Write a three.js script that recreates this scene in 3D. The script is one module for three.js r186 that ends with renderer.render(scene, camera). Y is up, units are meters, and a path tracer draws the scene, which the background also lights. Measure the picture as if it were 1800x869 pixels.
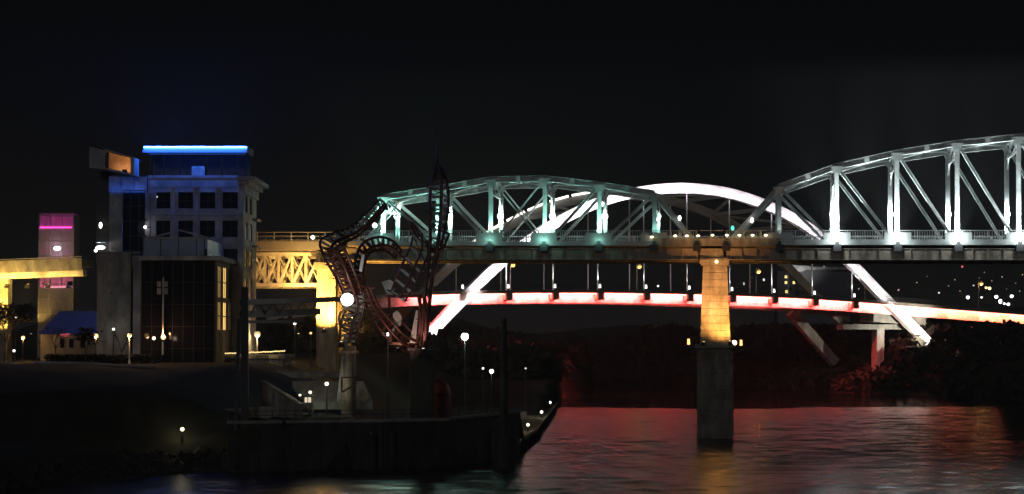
import * as THREE from 'three';
import { mergeGeometries, toCreasedNormals } from 'three/addons/utils/BufferGeometryUtils.js';
import { RoundedBoxGeometry } from 'three/addons/geometries/RoundedBoxGeometry.js';
import { RectAreaLightUniformsLib } from 'three/addons/lights/RectAreaLightUniformsLib.js';
RectAreaLightUniformsLib.init();

// ---------------------------------------------------------------- camera, sky, moon, exposure
const EYE = 14, FOCAL = 3750, PW = 1800, PH = 869, HORIZON = 595;
const PITCH = Math.atan((HORIZON - PH / 2) / FOCAL);
const scene = new THREE.Scene();
const camera = new THREE.PerspectiveCamera(2 * Math.atan(PH / 2 / FOCAL) * 180 / Math.PI, PW / PH, 1, 4000);
camera.position.set(0, EYE, 0);
camera.rotation.x = PITCH;
const renderer = new THREE.WebGLRenderer({ antialias: true });
renderer.toneMapping = THREE.LinearToneMapping;
renderer.toneMappingExposure = 1;
renderer.shadowMap.enabled = true;
const SKY_LEVEL = 0.0038, MOON = 0.125;
{
  const w = 64, h = 64, data = new Float32Array(w * h * 4);
  for (let j = 0; j < h; j++) for (let i = 0; i < w; i++) {
    const el = (j + 0.5) / h * Math.PI - Math.PI / 2, low = Math.exp(-Math.max(0, el) * 6), k = SKY_LEVEL * (0.4 + 0.6 * low);
    data.set([k * (0.82 + 0.1 * low), k * (0.9 + 0.08 * low), k * 1.08, 1], (j * w + i) * 4);
  }
  const t = new THREE.DataTexture(data, w, h, THREE.RGBAFormat, THREE.FloatType);
  t.mapping = THREE.EquirectangularReflectionMapping; t.magFilter = THREE.LinearFilter; t.needsUpdate = true;
  scene.background = t; scene.environment = t;
}
const moon = new THREE.DirectionalLight(new THREE.Color().setRGB(0.94, 0.95, 1), MOON);
moon.position.set(-110, 190, 260); moon.target.position.set(0, 10, -280); moon.castShadow = true;
moon.shadow.radius = 20;
Object.assign(moon.shadow.camera, { left: -260, right: 260, top: 260, bottom: -260, near: 1, far: 1200 });
scene.add(moon, moon.target);
scene.fog = new THREE.FogExp2(0xffffff, 0.00022);

// ---------------------------------------------------------------- helpers
let seed = 7;
const rnd = (a = 0, b = 1) => { seed = (seed * 1664525 + 1013904223) >>> 0; return a + (b - a) * seed / 4294967296; };
const V = (x, y, z) => new THREE.Vector3(x, y, z);
const C = (r, g, b) => new THREE.Color().setRGB(r, g, b);
const CP = Math.cos(PITCH), SP = Math.sin(PITCH);
function ray(px, py) { const a = (px - PW / 2) / FOCAL, b = (PH / 2 - py) / FOCAL; return V(a, b * CP + SP, b * SP - CP); }
function P(px, py, d) { const r = ray(px, py); return V(0, EYE, 0).addScaledVector(r, d / -r.z); }        // a point d metres ahead
function onPlane(px, py, o, n) { const r = ray(px, py), e = V(0, EYE, 0); return e.clone().addScaledVector(r, o.clone().sub(e).dot(n) / r.dot(n)); }
const NAMES = new Map();
function numbered(n) { const k = NAMES.get(n) || 0; NAMES.set(n, k + 1); return k ? n + '_' + String(k).padStart(3, '0') : n; }
function thing(name, label, category, base, group) {
  const o = new THREE.Group(); o.name = numbered(name); o.position.copy(base); o.userData = { label, category };
  if (group) o.userData.group = group;
  scene.add(o); return o;
}
const clean = (g) => { g = g.index ? g.toNonIndexed() : g; if (!g.attributes.uv) g.setAttribute('uv', new THREE.BufferAttribute(new Float32Array(g.attributes.position.count * 2), 2)); for (const k of Object.keys(g.attributes)) if (!['position', 'normal', 'uv'].includes(k)) g.deleteAttribute(k); return g; };
// world-space uv in metres, by the face's main direction
function metreUV(g) {
  const p = g.attributes.position, n = g.attributes.normal, uv = new Float32Array(p.count * 2);
  for (let i = 0; i < p.count; i++) {
    const ax = Math.abs(n.getX(i)), ay = Math.abs(n.getY(i)), az = Math.abs(n.getZ(i));
    const [a, b] = ay > ax && ay > az ? [p.getX(i), p.getZ(i)] : ax > az ? [p.getZ(i), p.getY(i)] : [p.getX(i), p.getY(i)];
    uv[i * 2] = a; uv[i * 2 + 1] = b;
  }
  g.setAttribute('uv', new THREE.BufferAttribute(uv, 2)); return g;
}
const origin = (o) => { const v = V(0, 0, 0); for (let q = o; q && q !== scene; q = q.parent) v.add(q.position); return v; };
function part(name, geoms, mat, parent) {                 // geometries come in world metres
  const list = (Array.isArray(geoms) ? geoms : [geoms]).map((g) => clean(g));
  let g = metreUV(list.length > 1 ? mergeGeometries(list) : list[0]);
  const m = new THREE.Mesh(g, mat); m.name = name;
  if (parent) { const o = origin(parent); g.translate(-o.x, -o.y, -o.z); parent.add(m); }
  else { m.name = numbered(name); scene.add(m); }
  return m;
}
function struct(name, geoms, mat) { const m = part(name, geoms, mat); m.userData.kind = 'structure'; return m; }
function solo(name, label, category, geoms, mat, group) {   // a thing that is one mesh
  const m = part(name, geoms, mat); m.userData = { label, category }; if (group) m.userData.group = group; return m;
}
// a bar from a to b; w across (along side), h in the plane
function bar(a, b, h, w = h, side = V(0, 0, 1), ext = 0) {
  const z = b.clone().sub(a), len = z.length(); z.normalize();
  let y = side.clone().addScaledVector(z, -side.dot(z)); if (y.lengthSq() < 1e-6) y = V(1, 0, 0).addScaledVector(z, -z.x); y.normalize();
  const x = y.clone().cross(z);
  const g = new THREE.BoxGeometry(h, w, len + 2 * ext);
  g.applyMatrix4(new THREE.Matrix4().makeBasis(x, y, z).setPosition(a.clone().add(b).multiplyScalar(0.5)));
  return g;
}
function hbar(a, b, h, w, side, t = 0.07) {               // an I-shaped member: two flanges and a web
  const z = b.clone().sub(a).normalize(), y = side.clone().addScaledVector(z, -side.dot(z)).normalize(), x = y.clone().cross(z), o = x.multiplyScalar(h / 2 - t / 2);
  return [bar(a.clone().add(o), b.clone().add(o), t, w, side), bar(a.clone().sub(o), b.clone().sub(o), t, w, side), bar(a, b, h - 2 * t - 0.01, t, side)];
}
const rod = (a, b, r, r2 = r, n = 8) => { const d = b.clone().sub(a), g = new THREE.CylinderGeometry(r2, r, d.length(), n); g.applyQuaternion(new THREE.Quaternion().setFromUnitVectors(V(0, 1, 0), d.clone().normalize())); return g.translate(...a.clone().add(b).multiplyScalar(0.5).toArray()); };
const box = (x0, x1, y0, y1, z0, z1) => new THREE.BoxGeometry(x1 - x0, y1 - y0, z1 - z0).translate((x0 + x1) / 2, (y0 + y1) / 2, (z0 + z1) / 2);
const ball = (c, r, n = 12) => new THREE.SphereGeometry(r, n, Math.max(6, n * 2 / 3 | 0)).translate(c.x, c.y, c.z);
const tube = (pts, r, n = 60, k = 7) => new THREE.TubeGeometry(new THREE.CatmullRomCurve3(pts), n, r, k);
function plate(pts, thick) {                               // a flat polygon (world points, in one plane) with thickness
  const o = pts[0], x = pts[1].clone().sub(o).normalize(), n = x.clone().cross(pts[pts.length - 1].clone().sub(o)).normalize(), y = n.clone().cross(x);
  const s = new THREE.Shape(pts.map((p) => new THREE.Vector2(p.clone().sub(o).dot(x), p.clone().sub(o).dot(y))));
  return new THREE.ExtrudeGeometry(s, { depth: thick, bevelEnabled: false }).applyMatrix4(new THREE.Matrix4().makeBasis(x, y, n).setPosition(o));
}
// a wall with rectangular openings in its own x/y, thick along -z
function holed(x0, x1, y0, y1, thick, holes) {
  const xs = [...new Set([x0, x1, ...holes.flatMap((h) => [h[0], h[1]])])].sort((a, b) => a - b), ys = [...new Set([y0, y1, ...holes.flatMap((h) => [h[2], h[3]])])].sort((a, b) => a - b), out = [];
  for (let j = 0; j < ys.length - 1; j++) {
    let from = null;
    for (let i = 0; i < xs.length; i++) {
      const mx = (xs[i] + xs[i + 1]) / 2, my = (ys[j] + ys[j + 1]) / 2;
      const open = i === xs.length - 1 || holes.some((h) => mx > h[0] && mx < h[1] && my > h[2] && my < h[3]);
      if (!open && from === null) from = xs[i];
      if (open && from !== null) { out.push(box(from, xs[i], ys[j], ys[j + 1], -thick, 0)); from = null; }
    }
  }
  return out;
}
const ORD = ['first', 'second', 'third', 'fourth', 'fifth', 'sixth', 'seventh', 'eighth', 'ninth', 'tenth', 'eleventh', 'twelfth', 'thirteenth', 'fourteenth', 'fifteenth', 'sixteenth', 'seventeenth', 'eighteenth', 'nineteenth', 'twentieth', 'twenty-first', 'twenty-second', 'twenty-third', 'twenty-fourth'];

// ---------------------------------------------------------------- materials
function noiseTexture(size, octaves, base, contrast, colour) {
  const d = new Uint8Array(size * size * 4), grids = octaves.map((n) => ({ n, v: Array.from({ length: n * n }, () => rnd()) }));
  for (let y = 0; y < size; y++) for (let x = 0; x < size; x++) {
    let s = 0, wsum = 0;
    grids.forEach(({ n, v }, k) => {
      const u = x / size * n, w = y / size * n, i = u | 0, j = w | 0, f = u - i, g = w - j, ff = f * f * (3 - 2 * f), gg = g * g * (3 - 2 * g), a = 1 / (k + 1);
      const at = (p, q) => v[((q + n) % n) * n + (p + n) % n];
      s += a * ((at(i, j) * (1 - ff) + at(i + 1, j) * ff) * (1 - gg) + (at(i, j + 1) * (1 - ff) + at(i + 1, j + 1) * ff) * gg); wsum += a;
    });
    const q = Math.max(0, Math.min(255, 255 * (base + contrast * (s / wsum - 0.5))));
    d.set([q, q, q, 255], (y * size + x) * 4);
  }
  const t = new THREE.DataTexture(d, size, size); t.wrapS = t.wrapT = THREE.RepeatWrapping; t.magFilter = THREE.LinearFilter; t.colorSpace = colour ? THREE.SRGBColorSpace : THREE.NoColorSpace; t.needsUpdate = true; return t;
}
const wornTex = noiseTexture(256, [6, 17, 48, 110], 0.86, 0.5, true); wornTex.repeat.set(1 / 9, 1 / 9);
const stainTex = noiseTexture(256, [9, 24, 70], 0.84, 0.5, true); stainTex.repeat.set(1 / 6, 1 / 14);
const roughTex = noiseTexture(128, [20, 60], 0.5, 0.9, false); roughTex.repeat.set(1 / 2.5, 1 / 2.5);
const M = {};
const std = (r, g, b, rough = 0.7, metal = 0, more = {}) => new THREE.MeshStandardMaterial({ color: C(r, g, b), roughness: rough, metalness: metal, ...more });
const glow = (r, g, b, k) => new THREE.MeshStandardMaterial({ color: C(0.5, 0.5, 0.5), roughness: 0.6, emissive: C(r, g, b), emissiveIntensity: k });
M.steel = std(0.6, 0.63, 0.62, 0.5, 0, { map: wornTex });
M.girder = std(0.42, 0.36, 0.29, 0.7, 0, { map: stainTex });
M.deck = std(0.22, 0.22, 0.21, 0.85, 0, { map: wornTex });
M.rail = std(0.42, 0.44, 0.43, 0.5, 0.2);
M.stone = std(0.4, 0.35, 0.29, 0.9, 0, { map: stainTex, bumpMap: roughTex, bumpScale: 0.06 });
M.concrete = std(0.38, 0.37, 0.34, 0.9, 0, { map: stainTex, bumpMap: roughTex, bumpScale: 0.03 });
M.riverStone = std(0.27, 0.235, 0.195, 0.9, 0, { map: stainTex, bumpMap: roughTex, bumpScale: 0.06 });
M.whiteSteel = std(0.78, 0.77, 0.77, 0.5, 0, { map: wornTex });
M.arch = std(0.8, 0.79, 0.8, 0.45);
M.redSteel = std(0.1, 0.036, 0.03, 0.32, 0.25, { map: wornTex });
M.paleSteel = std(0.45, 0.5, 0.5, 0.4, 0.2);
M.darkSteel = std(0.16, 0.17, 0.17, 0.6);
M.dark = std(0.03, 0.03, 0.032, 0.6);
M.darkTimber = std(0.065, 0.06, 0.052, 0.8, 0, { map: stainTex });
M.facade = std(0.5, 0.49, 0.5, 0.85, 0, { map: wornTex });
M.facadeDark = std(0.16, 0.16, 0.18, 0.7);
M.glass = new THREE.MeshPhysicalMaterial({ color: C(0.015, 0.018, 0.025), roughness: 0.06, metalness: 0, ior: 1.5 });
M.frame = std(0.03, 0.03, 0.034, 0.6);
M.grass = std(0.034, 0.036, 0.026, 1, 0, { map: wornTex });
M.path = std(0.3, 0.29, 0.27, 0.9, 0, { map: wornTex });
M.bark = std(0.07, 0.055, 0.04, 0.95);
M.leaf = std(0.036, 0.031, 0.022, 0.9);
M.blueRoof = std(0.12, 0.14, 0.27, 0.6);
M.curtain = std(0.5, 0.42, 0.3, 0.9);

// ---------------------------------------------------------------- lamps
function spot(at, to, color, cd, deg, pen = 0.5, soft = 8) {
  const l = new THREE.SpotLight(C(...color), cd, 0, deg * Math.PI / 180, pen); l.position.copy(at); l.target.position.copy(to); l.castShadow = true; l.shadow.radius = soft; scene.add(l, l.target); return l;
}
function bulb(at, color, cd, soft = 8) { const l = new THREE.PointLight(C(...color), cd); l.position.copy(at); l.castShadow = true; l.shadow.radius = soft; scene.add(l); return l; }
function strip(a, b, to, color, h, k) {                     // an area light along a-b that looks at `to`
  const l = new THREE.RectAreaLight(C(...color), k, a.distanceTo(b), h), mid = a.clone().add(b).multiplyScalar(0.5), z = mid.clone().sub(to).normalize(), x = b.clone().sub(a).normalize(), y = z.clone().cross(x).normalize(); z.copy(x).cross(y);
  l.quaternion.setFromRotationMatrix(new THREE.Matrix4().makeBasis(x, y, z)); l.position.copy(mid); scene.add(l); return l;
}

// ---------------------------------------------------------------- land and water
// east bank shoreline (metres ahead, metres right), west bank shoreline
const EAST = [[60, -120], [150, -75], [191, -50], [224, -30], [228, -14], [232, -7.5], [256, 0.5], [300, 2.8], [413, 8], [520, 12], [640, 24], [900, 60]];
const WEST = [[60, 190], [380, 150], [477, 116], [541, 87], [590, 62], [625, 32], [650, 22], [900, 40]];
const along = (line, d) => { for (let i = 1; i < line.length; i++) if (d <= line[i][0] || i === line.length - 1) { const [a, p] = line[i - 1], [b, q] = line[i]; return p + (q - p) * (d - a) / (b - a); } };
const sm = (a, b, x) => { const t = Math.max(0, Math.min(1, (x - a) / (b - a))); return t * t * (3 - 2 * t); };
const wob = (x, z) => 0.5 * Math.sin(x * 0.31 + z * 0.17) + 0.35 * Math.sin(x * 0.13 - z * 0.41 + 2) + 0.25 * Math.sin(x * 0.77 + z * 0.63 + 1);
function ground(x, d) {
  const e = along(EAST, d) - x, w = x - along(WEST, d);                 // metres inland
  const near = sm(262, 185, d);                                        // the lawn falls towards the camera
  const ledge = 4.9 - 1.7 * sm(-26, -34, x) - 3.6 * sm(262, 285, d) + 4 * sm(340, 420, d), top = 10.9 - 6.7 * near;
  let he = e < 0 ? -3 + 2.0 * sm(-3, 0, e) : ledge + (Math.max(top, ledge) - ledge) * sm(16, 34, e);
  const soft = sm(-24, -31, x) * sm(262, 240, d); if (e >= 0 && soft > 0) he = he * (1 - soft) + soft * (-1 + (he + 1) * sm(-2, 15, e));
  if (e > 1) he += 0.1 * wob(x, d) * sm(14, 30, e);
  const hw = w < 0 ? -3 + 2 * sm(-3, 0, w) : 0.3 + 11 * sm(0, 26, w) + 2.5 * sm(30, 160, w) + 0.4 * wob(x, d) * sm(3, 12, w);
  return Math.max(he, hw);
}
{
  const xs = [], ds = [];
  for (let x = -700; x < -120; x += 40) xs.push(x); for (let x = -120; x < 30; x += 1.1) xs.push(x); for (let x = 30; x < 170; x += 3) xs.push(x); for (let x = 170; x <= 900; x += 40) xs.push(x);
  for (let d = -60; d < 120; d += 20) ds.push(d); for (let d = 120; d < 320; d += 1.6) ds.push(d); for (let d = 320; d < 700; d += 6) ds.push(d); for (let d = 700; d <= 2600; d += 60) ds.push(d);
  const pos = [], idx = [], W = xs.length;
  ds.forEach((d) => xs.forEach((x) => pos.push(x, ground(x, d), -d)));
  for (let j = 0; j < ds.length - 1; j++) for (let i = 0; i < W - 1; i++) { const a = j * W + i, b = a + 1, c = a + W, e = c + 1; idx.push(a, b, c, b, e, c); }
  const g = new THREE.BufferGeometry(); g.setAttribute('position', new THREE.Float32BufferAttribute(pos, 3)); g.setIndex(idx); g.computeVertexNormals();
  const uv = new Float32Array(pos.length / 3 * 2); for (let i = 0; i < uv.length / 2; i++) { uv[2 * i] = pos[3 * i]; uv[2 * i + 1] = pos[3 * i + 2]; } g.setAttribute('uv', new THREE.BufferAttribute(uv, 2));
  const m = new THREE.Mesh(g, M.grass); m.name = 'ground'; m.userData.kind = 'structure'; scene.add(m);
}
const WIND_LINE = 424;
{
  const waves = Array.from({ length: 54 }, (_, i) => { const L = 0.95 * Math.pow(1.047, i), a = rnd(-0.75, 0.75), k = 2 * Math.PI / L; return [Math.sin(a) * k, Math.cos(a) * k, rnd(0, 6.3), 0.008 * L / Math.sqrt(10) * rnd(0.5, 1.2) * Math.pow(1.5 / L, 0.12)]; });
  const gust = (x, z) => 0.9 + 0.22 * wob(x * 0.25, z * 0.16);
  const h = (x, z) => { let s = 0; for (const [kx, kz, p, a] of waves) s += a * Math.sin(kx * x + kz * z + p); return s * gust(x, z); };
  const make = (name, x0, x1, nx, d0, d1, nd, mat, amp, edge) => {
    const pos = new Float32Array((nx + 1) * (nd + 1) * 3), idx = [];
    for (let j = 0; j <= nd; j++) for (let i = 0; i <= nx; i++) {
      const x = x0 + (x1 - x0) * i / nx; let d = d0 + (d1 - d0) * j / nd;
      d += edge(x) * (edge.far ? j / nd : 1 - j / nd);
      pos.set([x, amp ? amp * h(x, -d) : 0, -d], (j * (nx + 1) + i) * 3);
      if (i < nx && j < nd) { const a = j * (nx + 1) + i, b = a + 1, c = a + nx + 1, e = c + 1; idx.push(a, b, c, b, e, c); }
    }
    const g = new THREE.BufferGeometry(); g.setAttribute('position', new THREE.BufferAttribute(pos, 3)); g.setIndex(idx); g.computeVertexNormals();
    const m = new THREE.Mesh(g, mat); m.name = numbered(name); m.userData.kind = 'structure'; scene.add(m); return m;
  };
  const line = (x) => 5 * Math.sin(x * 0.045 + 1) + 3 * Math.sin(x * 0.11) + (x > 40 ? (x - 40) * 0.35 : 0);
  const e1 = (x) => line(x); e1.far = true; const e2 = (x) => line(x);
  M.water = new THREE.MeshPhysicalMaterial({ color: C(0.008, 0.009, 0.009), roughness: 0.23, ior: 1.33 });
  M.calm = new THREE.MeshPhysicalMaterial({ color: C(0.008, 0.009, 0.009), roughness: 0.12, ior: 1.33 });
  make('river_water', -60, 130, 380, 180, WIND_LINE, 740, M.water, 1, e1);
  make('river_water', -60, 130, 300, WIND_LINE, 900, 60, M.calm, 0.15, e2);
  make('river_water', -300, -60, 4, -60, 900, 4, M.water, 0, () => 0);
  make('river_water', 130, 400, 4, -60, 900, 4, M.water, 0, () => 0);
  make('river_water', -60, 130, 4, -60, 180, 4, M.water, 0, () => 0);
}

// ---------------------------------------------------------------- the footbridge: its own line u, its width along n
const BN = V(0.105, 0, -1).normalize(), BU = V(1, 0, 0.105).normalize(), BO = P(1255, 430, 300), BW = 13.1;
const bp = (px, py, t = 0) => { const q = onPlane(px, py, BO, BN); return q.addScaledVector(BN, t); };      // a place on the near truss's plane, then t metres across
const up = V(0, 1, 0);
const MINT = [0.4, 1, 0.83], COOL = [0.86, 1, 1.0], SODIUM = [1, 0.5, 0.12], WARM = [1, 0.72, 0.36], WHITE = [1, 0.98, 0.95];
function trussSpan(label, bottoms, tops, diagonals, side, posts) {
  const t = thing('truss_span', label, 'bridge', bp(bottoms[0], 430), 'footbridge spans');
  const bottom = bottoms.map((x) => bp(x, 431)), top = tops.map(([x, y]) => bp(x, y + 4));
  const sh = (v, w) => v.clone().addScaledVector(BN, w);
  for (const w of [0, BW]) {
    const T = top.map((v) => sh(v, w)), B = bottom.map((v) => sh(v, w));
    for (let i = 0; i < T.length - 1; i++) {
      part('top_chord', hbar(T[i], T[i + 1], 0.86, 0.62, BN, 0.09), M.steel, t);
      // plates and rivet strips on the chord: splice covers
      part('splice_plate', [bar(T[i].clone().lerp(T[i + 1], 0.46), T[i].clone().lerp(T[i + 1], 0.54), 0.92, 0.66, BN)], M.steel, t);
    }
    T.forEach((v, i) => {
      const b = B[i + 1];
      part('vertical_post', hbar(b, v, 0.62, 0.55, BN, 0.08), M.steel, t);
      part('gusset_plate', [plate([v.clone().addScaledVector(BU, -0.9).addScaledVector(BN, -0.36), v.clone().addScaledVector(BU, 0.9).addScaledVector(BN, -0.36), v.clone().addScaledVector(BU, 0.45).addScaledVector(up, -1.0).addScaledVector(BN, -0.36), v.clone().addScaledVector(BU, -0.45).addScaledVector(up, -1.0).addScaledVector(BN, -0.36)], -0.03)], M.steel, t);
    });
    // inclined end posts
    if (side !== 'right') part('end_post', hbar(B[0], T[0], 0.68, 0.62, BN, 0.08), M.steel, t);
    part('end_post', hbar(B[B.length - 1], T[T.length - 1], 0.68, 0.62, BN, 0.08), M.steel, t);
    if (side === 'right') part('end_post', hbar(B[0], T[0], 0.68, 0.62, BN, 0.08), M.steel, t);
    for (const [i, j, thin] of diagonals) part('diagonal', thin ? [bar(sh(T[i], -0.12), sh(B[j], -0.12), 0.22, 0.14, BN), bar(sh(T[i], 0.12), sh(B[j], 0.12), 0.22, 0.06, BN)] : hbar(T[i], B[j], 0.42, 0.4, BN, 0.06), M.steel, t);
    // the bottom chord and, outside it, a node block
    for (let i = 0; i < B.length - 1; i++) part('bottom_chord', bar(B[i], B[i + 1], 0.5, 0.5, BN), M.girder, t);
    B.forEach((b) => { const o = w ? 1.9 : -1.9; part('node_block', [bar(b.clone().addScaledVector(BN, o).addScaledVector(up, -0.95), b.clone().addScaledVector(BN, o).addScaledVector(up, 0.02), 1.1, 0.5, BN), bar(b.clone().addScaledVector(BN, o).addScaledVector(up, 0.03), b.clone().addScaledVector(BN, o).addScaledVector(up, 0.45), 0.5, 0.4, BN)], M.dark, t); });
  }
  // between the two trusses: struts, sway bracing, laterals
  top.forEach((v, i) => {
    const f = sh(v, BW), lo = V(0, -1.9, 0);
    part('top_strut', hbar(v, f, 0.5, 0.4, up, 0.06), M.steel, t);
    const a = v.clone().add(lo), b = f.clone().add(lo), c = v.clone().lerp(f, 0.5);
    part('sway_brace', [bar(v, c.clone().add(lo), 0.2, 0.2, BU), bar(f, c.clone().add(lo), 0.2, 0.2, BU), bar(a, b, 0.3, 0.3, BU), bar(a, c, 0.18, 0.18, BU), bar(b, c, 0.18, 0.18, BU)], M.steel, t);
    const k = V(0, -3.6, 0); part('knee_brace', [bar(v.clone().add(k), v.clone().add(lo).lerp(b, 0.17), 0.22, 0.22, BU), bar(f.clone().add(k), f.clone().add(lo).lerp(a, 0.17), 0.22, 0.22, BU)], M.steel, t);
    if (i < top.length - 1) { const n2 = top[i + 1], f2 = sh(n2, BW); part('lateral_brace', [bar(v, f2, 0.24, 0.24, up), bar(f, n2, 0.24, 0.24, up)], M.steel, t); }
  });
  // deck
  const A = bottom[0], Z = bottom[bottom.length - 1], dn = (v, h) => v.clone().addScaledVector(up, h);
  const deck = part('deck', [bar(dn(sh(A, BW / 2), 0.1), dn(sh(Z, BW / 2), 0.1), 0.3, BW + 3.4, BN)], M.deck, t);
  const fasciaTop = [-1.72, BW + 1.72];
  for (const w of fasciaTop) part('deck_edge', [bar(dn(sh(A, w), 0.15), dn(sh(Z, w), 0.15), 0.6, 0.1, BN)], M.rail, t);
  for (const w of [-1.3, BW / 2, BW + 1.3]) part('girder', hbar(dn(sh(A, w), -1.35), dn(sh(Z, w), -1.35), 1.6, 0.5, BN, 0.08), M.girder, t);
  for (let i = 0; i < bottoms.length; i++) part('floor_beam', hbar(dn(sh(bottom[i], -1.02), -0.55), dn(sh(bottom[i], BW + 1.02), -0.55), 0.9, 0.35, up, 0.07), M.girder, t);
  const len = A.distanceTo(Z), nst = Math.round(len / 2.1);
  for (let i = 1; i < nst; i++) { const q = A.clone().lerp(Z, i / nst); part('stiffener', bar(dn(sh(q, -1.48), -0.62), dn(sh(q, -1.48), -2.08), 0.1, 0.18, BN), M.girder, t); }
  // railings on both edges
  for (const w of fasciaTop) {
    const np = Math.round(len / 2.4);
    const r = part('railing', [0.62, 1.05, 1.95].map((h) => bar(dn(sh(A, w), h), dn(sh(Z, w), h), 0.09, 0.09, BN)), M.rail, t);
    for (let i = 0; i <= np; i++) { const q = sh(A.clone().lerp(Z, i / np), w); part('railing_post', bar(dn(q, 0.3), dn(q, 2.0), 0.12, 0.12, BN), M.rail, r); }
    const g = []; for (let i = 0, n = Math.round(len / 0.34); i < n; i++) { const q = sh(A.clone().lerp(Z, (i + 0.5) / n), w); g.push(bar(dn(q, 0.6), dn(q, 1.9), 0.07, 0.05, BN)); }
    part('picket', g, M.rail, r).userData.kind = 'stuff';
  }
  for (let i = 1; i < bottoms.length - 1; i++) for (const k of [-1, 1]) { const q = sh(bottom[i], -1.9).addScaledVector(BU, k * 0.95); part('screen_panel', bar(dn(q.clone().addScaledVector(BU, -0.9), 1.05), dn(q.clone().addScaledVector(BU, 0.9), 1.05), 1.25, 0.04, BN), M.rail, t); }
  if (side === 'right') part('kerb_plate', bar(dn(sh(A, -1.9), 0.32), dn(sh(Z, -1.9), 0.32), 0.75, 0.05, BN), M.steel, t);
  return { bottom, top };
}
const LEFT = trussSpan('pale steel truss span left of the orange pier, lit mint green', [605, 674, 770, 863, 958, 1054, 1151, 1226], [[674, 343], [770, 328], [863, 312], [958, 310], [1054, 321], [1151, 336]],
  [[0, 2], [1, 3], [2, 4, 1], [3, 3, 1], [4, 4], [5, 5]], 'left');
const RIGHT = trussSpan('tall white lit truss span right of the orange pier', [1277, 1370, 1471, 1577, 1683, 1791, 1902, 2015, 2130, 2247, 2366, 2460], [[1370, 325], [1471, 289], [1577, 265], [1683, 248], [1791, 237], [1902, 232], [2015, 230], [2130, 236], [2247, 250], [2366, 285]],
  [[0, 2], [1, 3], [2, 4], [3, 5], [4, 6], [7, 7], [8, 8], [9, 9], [6, 5, 1], [5, 7, 1]].filter(([i, j]) => j < 12), 'right');
// short deck between the spans, over the pier
{
  const t = thing('link_span', 'short dark deck girder over the orange pier with a row of lamps', 'bridge', bp(1226, 430));
  const A = bp(1231, 431), Z = bp(1272, 431), sh = (v, w, h) => v.clone().addScaledVector(BN, w).addScaledVector(up, h);
  part('deck', bar(sh(A, BW / 2, 0.1), sh(Z, BW / 2, 0.1), 0.3, BW + 3.4, BN), M.deck, t);
  for (const w of [-1.72, BW + 1.72]) part('deck_edge', bar(sh(A, w, 0.15), sh(Z, w, 0.15), 0.6, 0.1, BN), M.rail, t);
  for (const w of [-1.3, BW + 1.3]) part('girder', hbar(sh(A, w, -1.35), sh(Z, w, -1.35), 1.6, 0.5, BN, 0.08), M.girder, t);
  for (const w of [-1.72, BW + 1.72]) part('railing', [0.62, 1.05, 1.95].map((h) => bar(sh(A, w, h), sh(Z, w, h), 0.09, 0.09, BN)), M.rail, t);
  for (const k of [-0.35, 0.35]) part('bearing', bar(sh(A.clone().lerp(Z, 0.5 + k), 0.3, -2.2), sh(A.clone().lerp(Z, 0.5 + k), 0.3, -2.6), 1.2, 1.2, BN), M.girder, t);
  // balcony front with sheet panels facing the river
  part('front_panel', bar(bp(1148, 427, -1.95), bp(1372, 427, -1.95), 1.1, 0.06, BN), M.girder, t);
}
// floodlights at the foot of the near posts (and far posts), globe lamps half-way up the far posts
const floodGeo = new RoundedBoxGeometry(0.55, 0.34, 0.45, 2, 0.06), lensGeo = new THREE.CylinderGeometry(0.2, 0.2, 0.05, 14), yokeGeo = new THREE.BoxGeometry(0.7, 0.3, 0.06);
const coolLens = glow(0.92, 1, 1, 6), mintLens = glow(0.7, 1, 0.9, 6);
function flood(at, to, color, cd, deg, lens, label, group) {
  const o = thing('floodlight', label, 'floodlight', at, group), dir = to.clone().sub(at).normalize();
  o.quaternion.setFromUnitVectors(up, dir);
  const body = new THREE.Mesh(floodGeo, M.dark); body.name = 'housing'; const l = new THREE.Mesh(lensGeo, lens); l.name = 'lens'; l.position.y = 0.19; const y = new THREE.Mesh(yokeGeo, M.dark); y.name = 'yoke'; y.position.y = -0.28; o.add(body, l, y);
  spot(at.clone().addScaledVector(dir, 0.34), to, color, cd, deg, 0.6, 10);
}
LEFT.top.forEach((v, i) => {
  const b = LEFT.bottom[i + 1], cd = [1300, 620, 340, 390, 450, 40][i];
  const at = b.clone().addScaledVector(BN, -1.25).addScaledVector(up, 0.45);
  flood(at, v.clone().addScaledVector(up, -0.6).addScaledVector(BN, 0.6), MINT, cd, 40, mintLens, `small mint floodlight at the foot of the ${ORD[i]} near post of the left truss`, 'floodlights along the near edge of the left truss');
  bulb(b.clone().addScaledVector(BN, -2.8).addScaledVector(up, 0.5), MINT, [5, 5, 4.5, 8, 3.5, 0.4][i], 14);
});
RIGHT.top.slice(0, 7).forEach((v, i) => {
  const b = RIGHT.bottom[i + 1], cd = [25, 2600, 2600, 2500, 2300, 2000, 1700][i];
  const at = b.clone().addScaledVector(BN, -1.25).addScaledVector(up, 0.45);
  flood(at, v.clone().addScaledVector(up, -0.6).addScaledVector(BN, 0.6), COOL, cd, 42, coolLens, `white floodlight at the foot of the ${ORD[i]} near post of the right truss`, 'floodlights along the near edge of the right truss');
  if (i) bulb(b.clone().addScaledVector(BN, -3.0).addScaledVector(up, 0.9), COOL, 34, 14);
});
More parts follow.
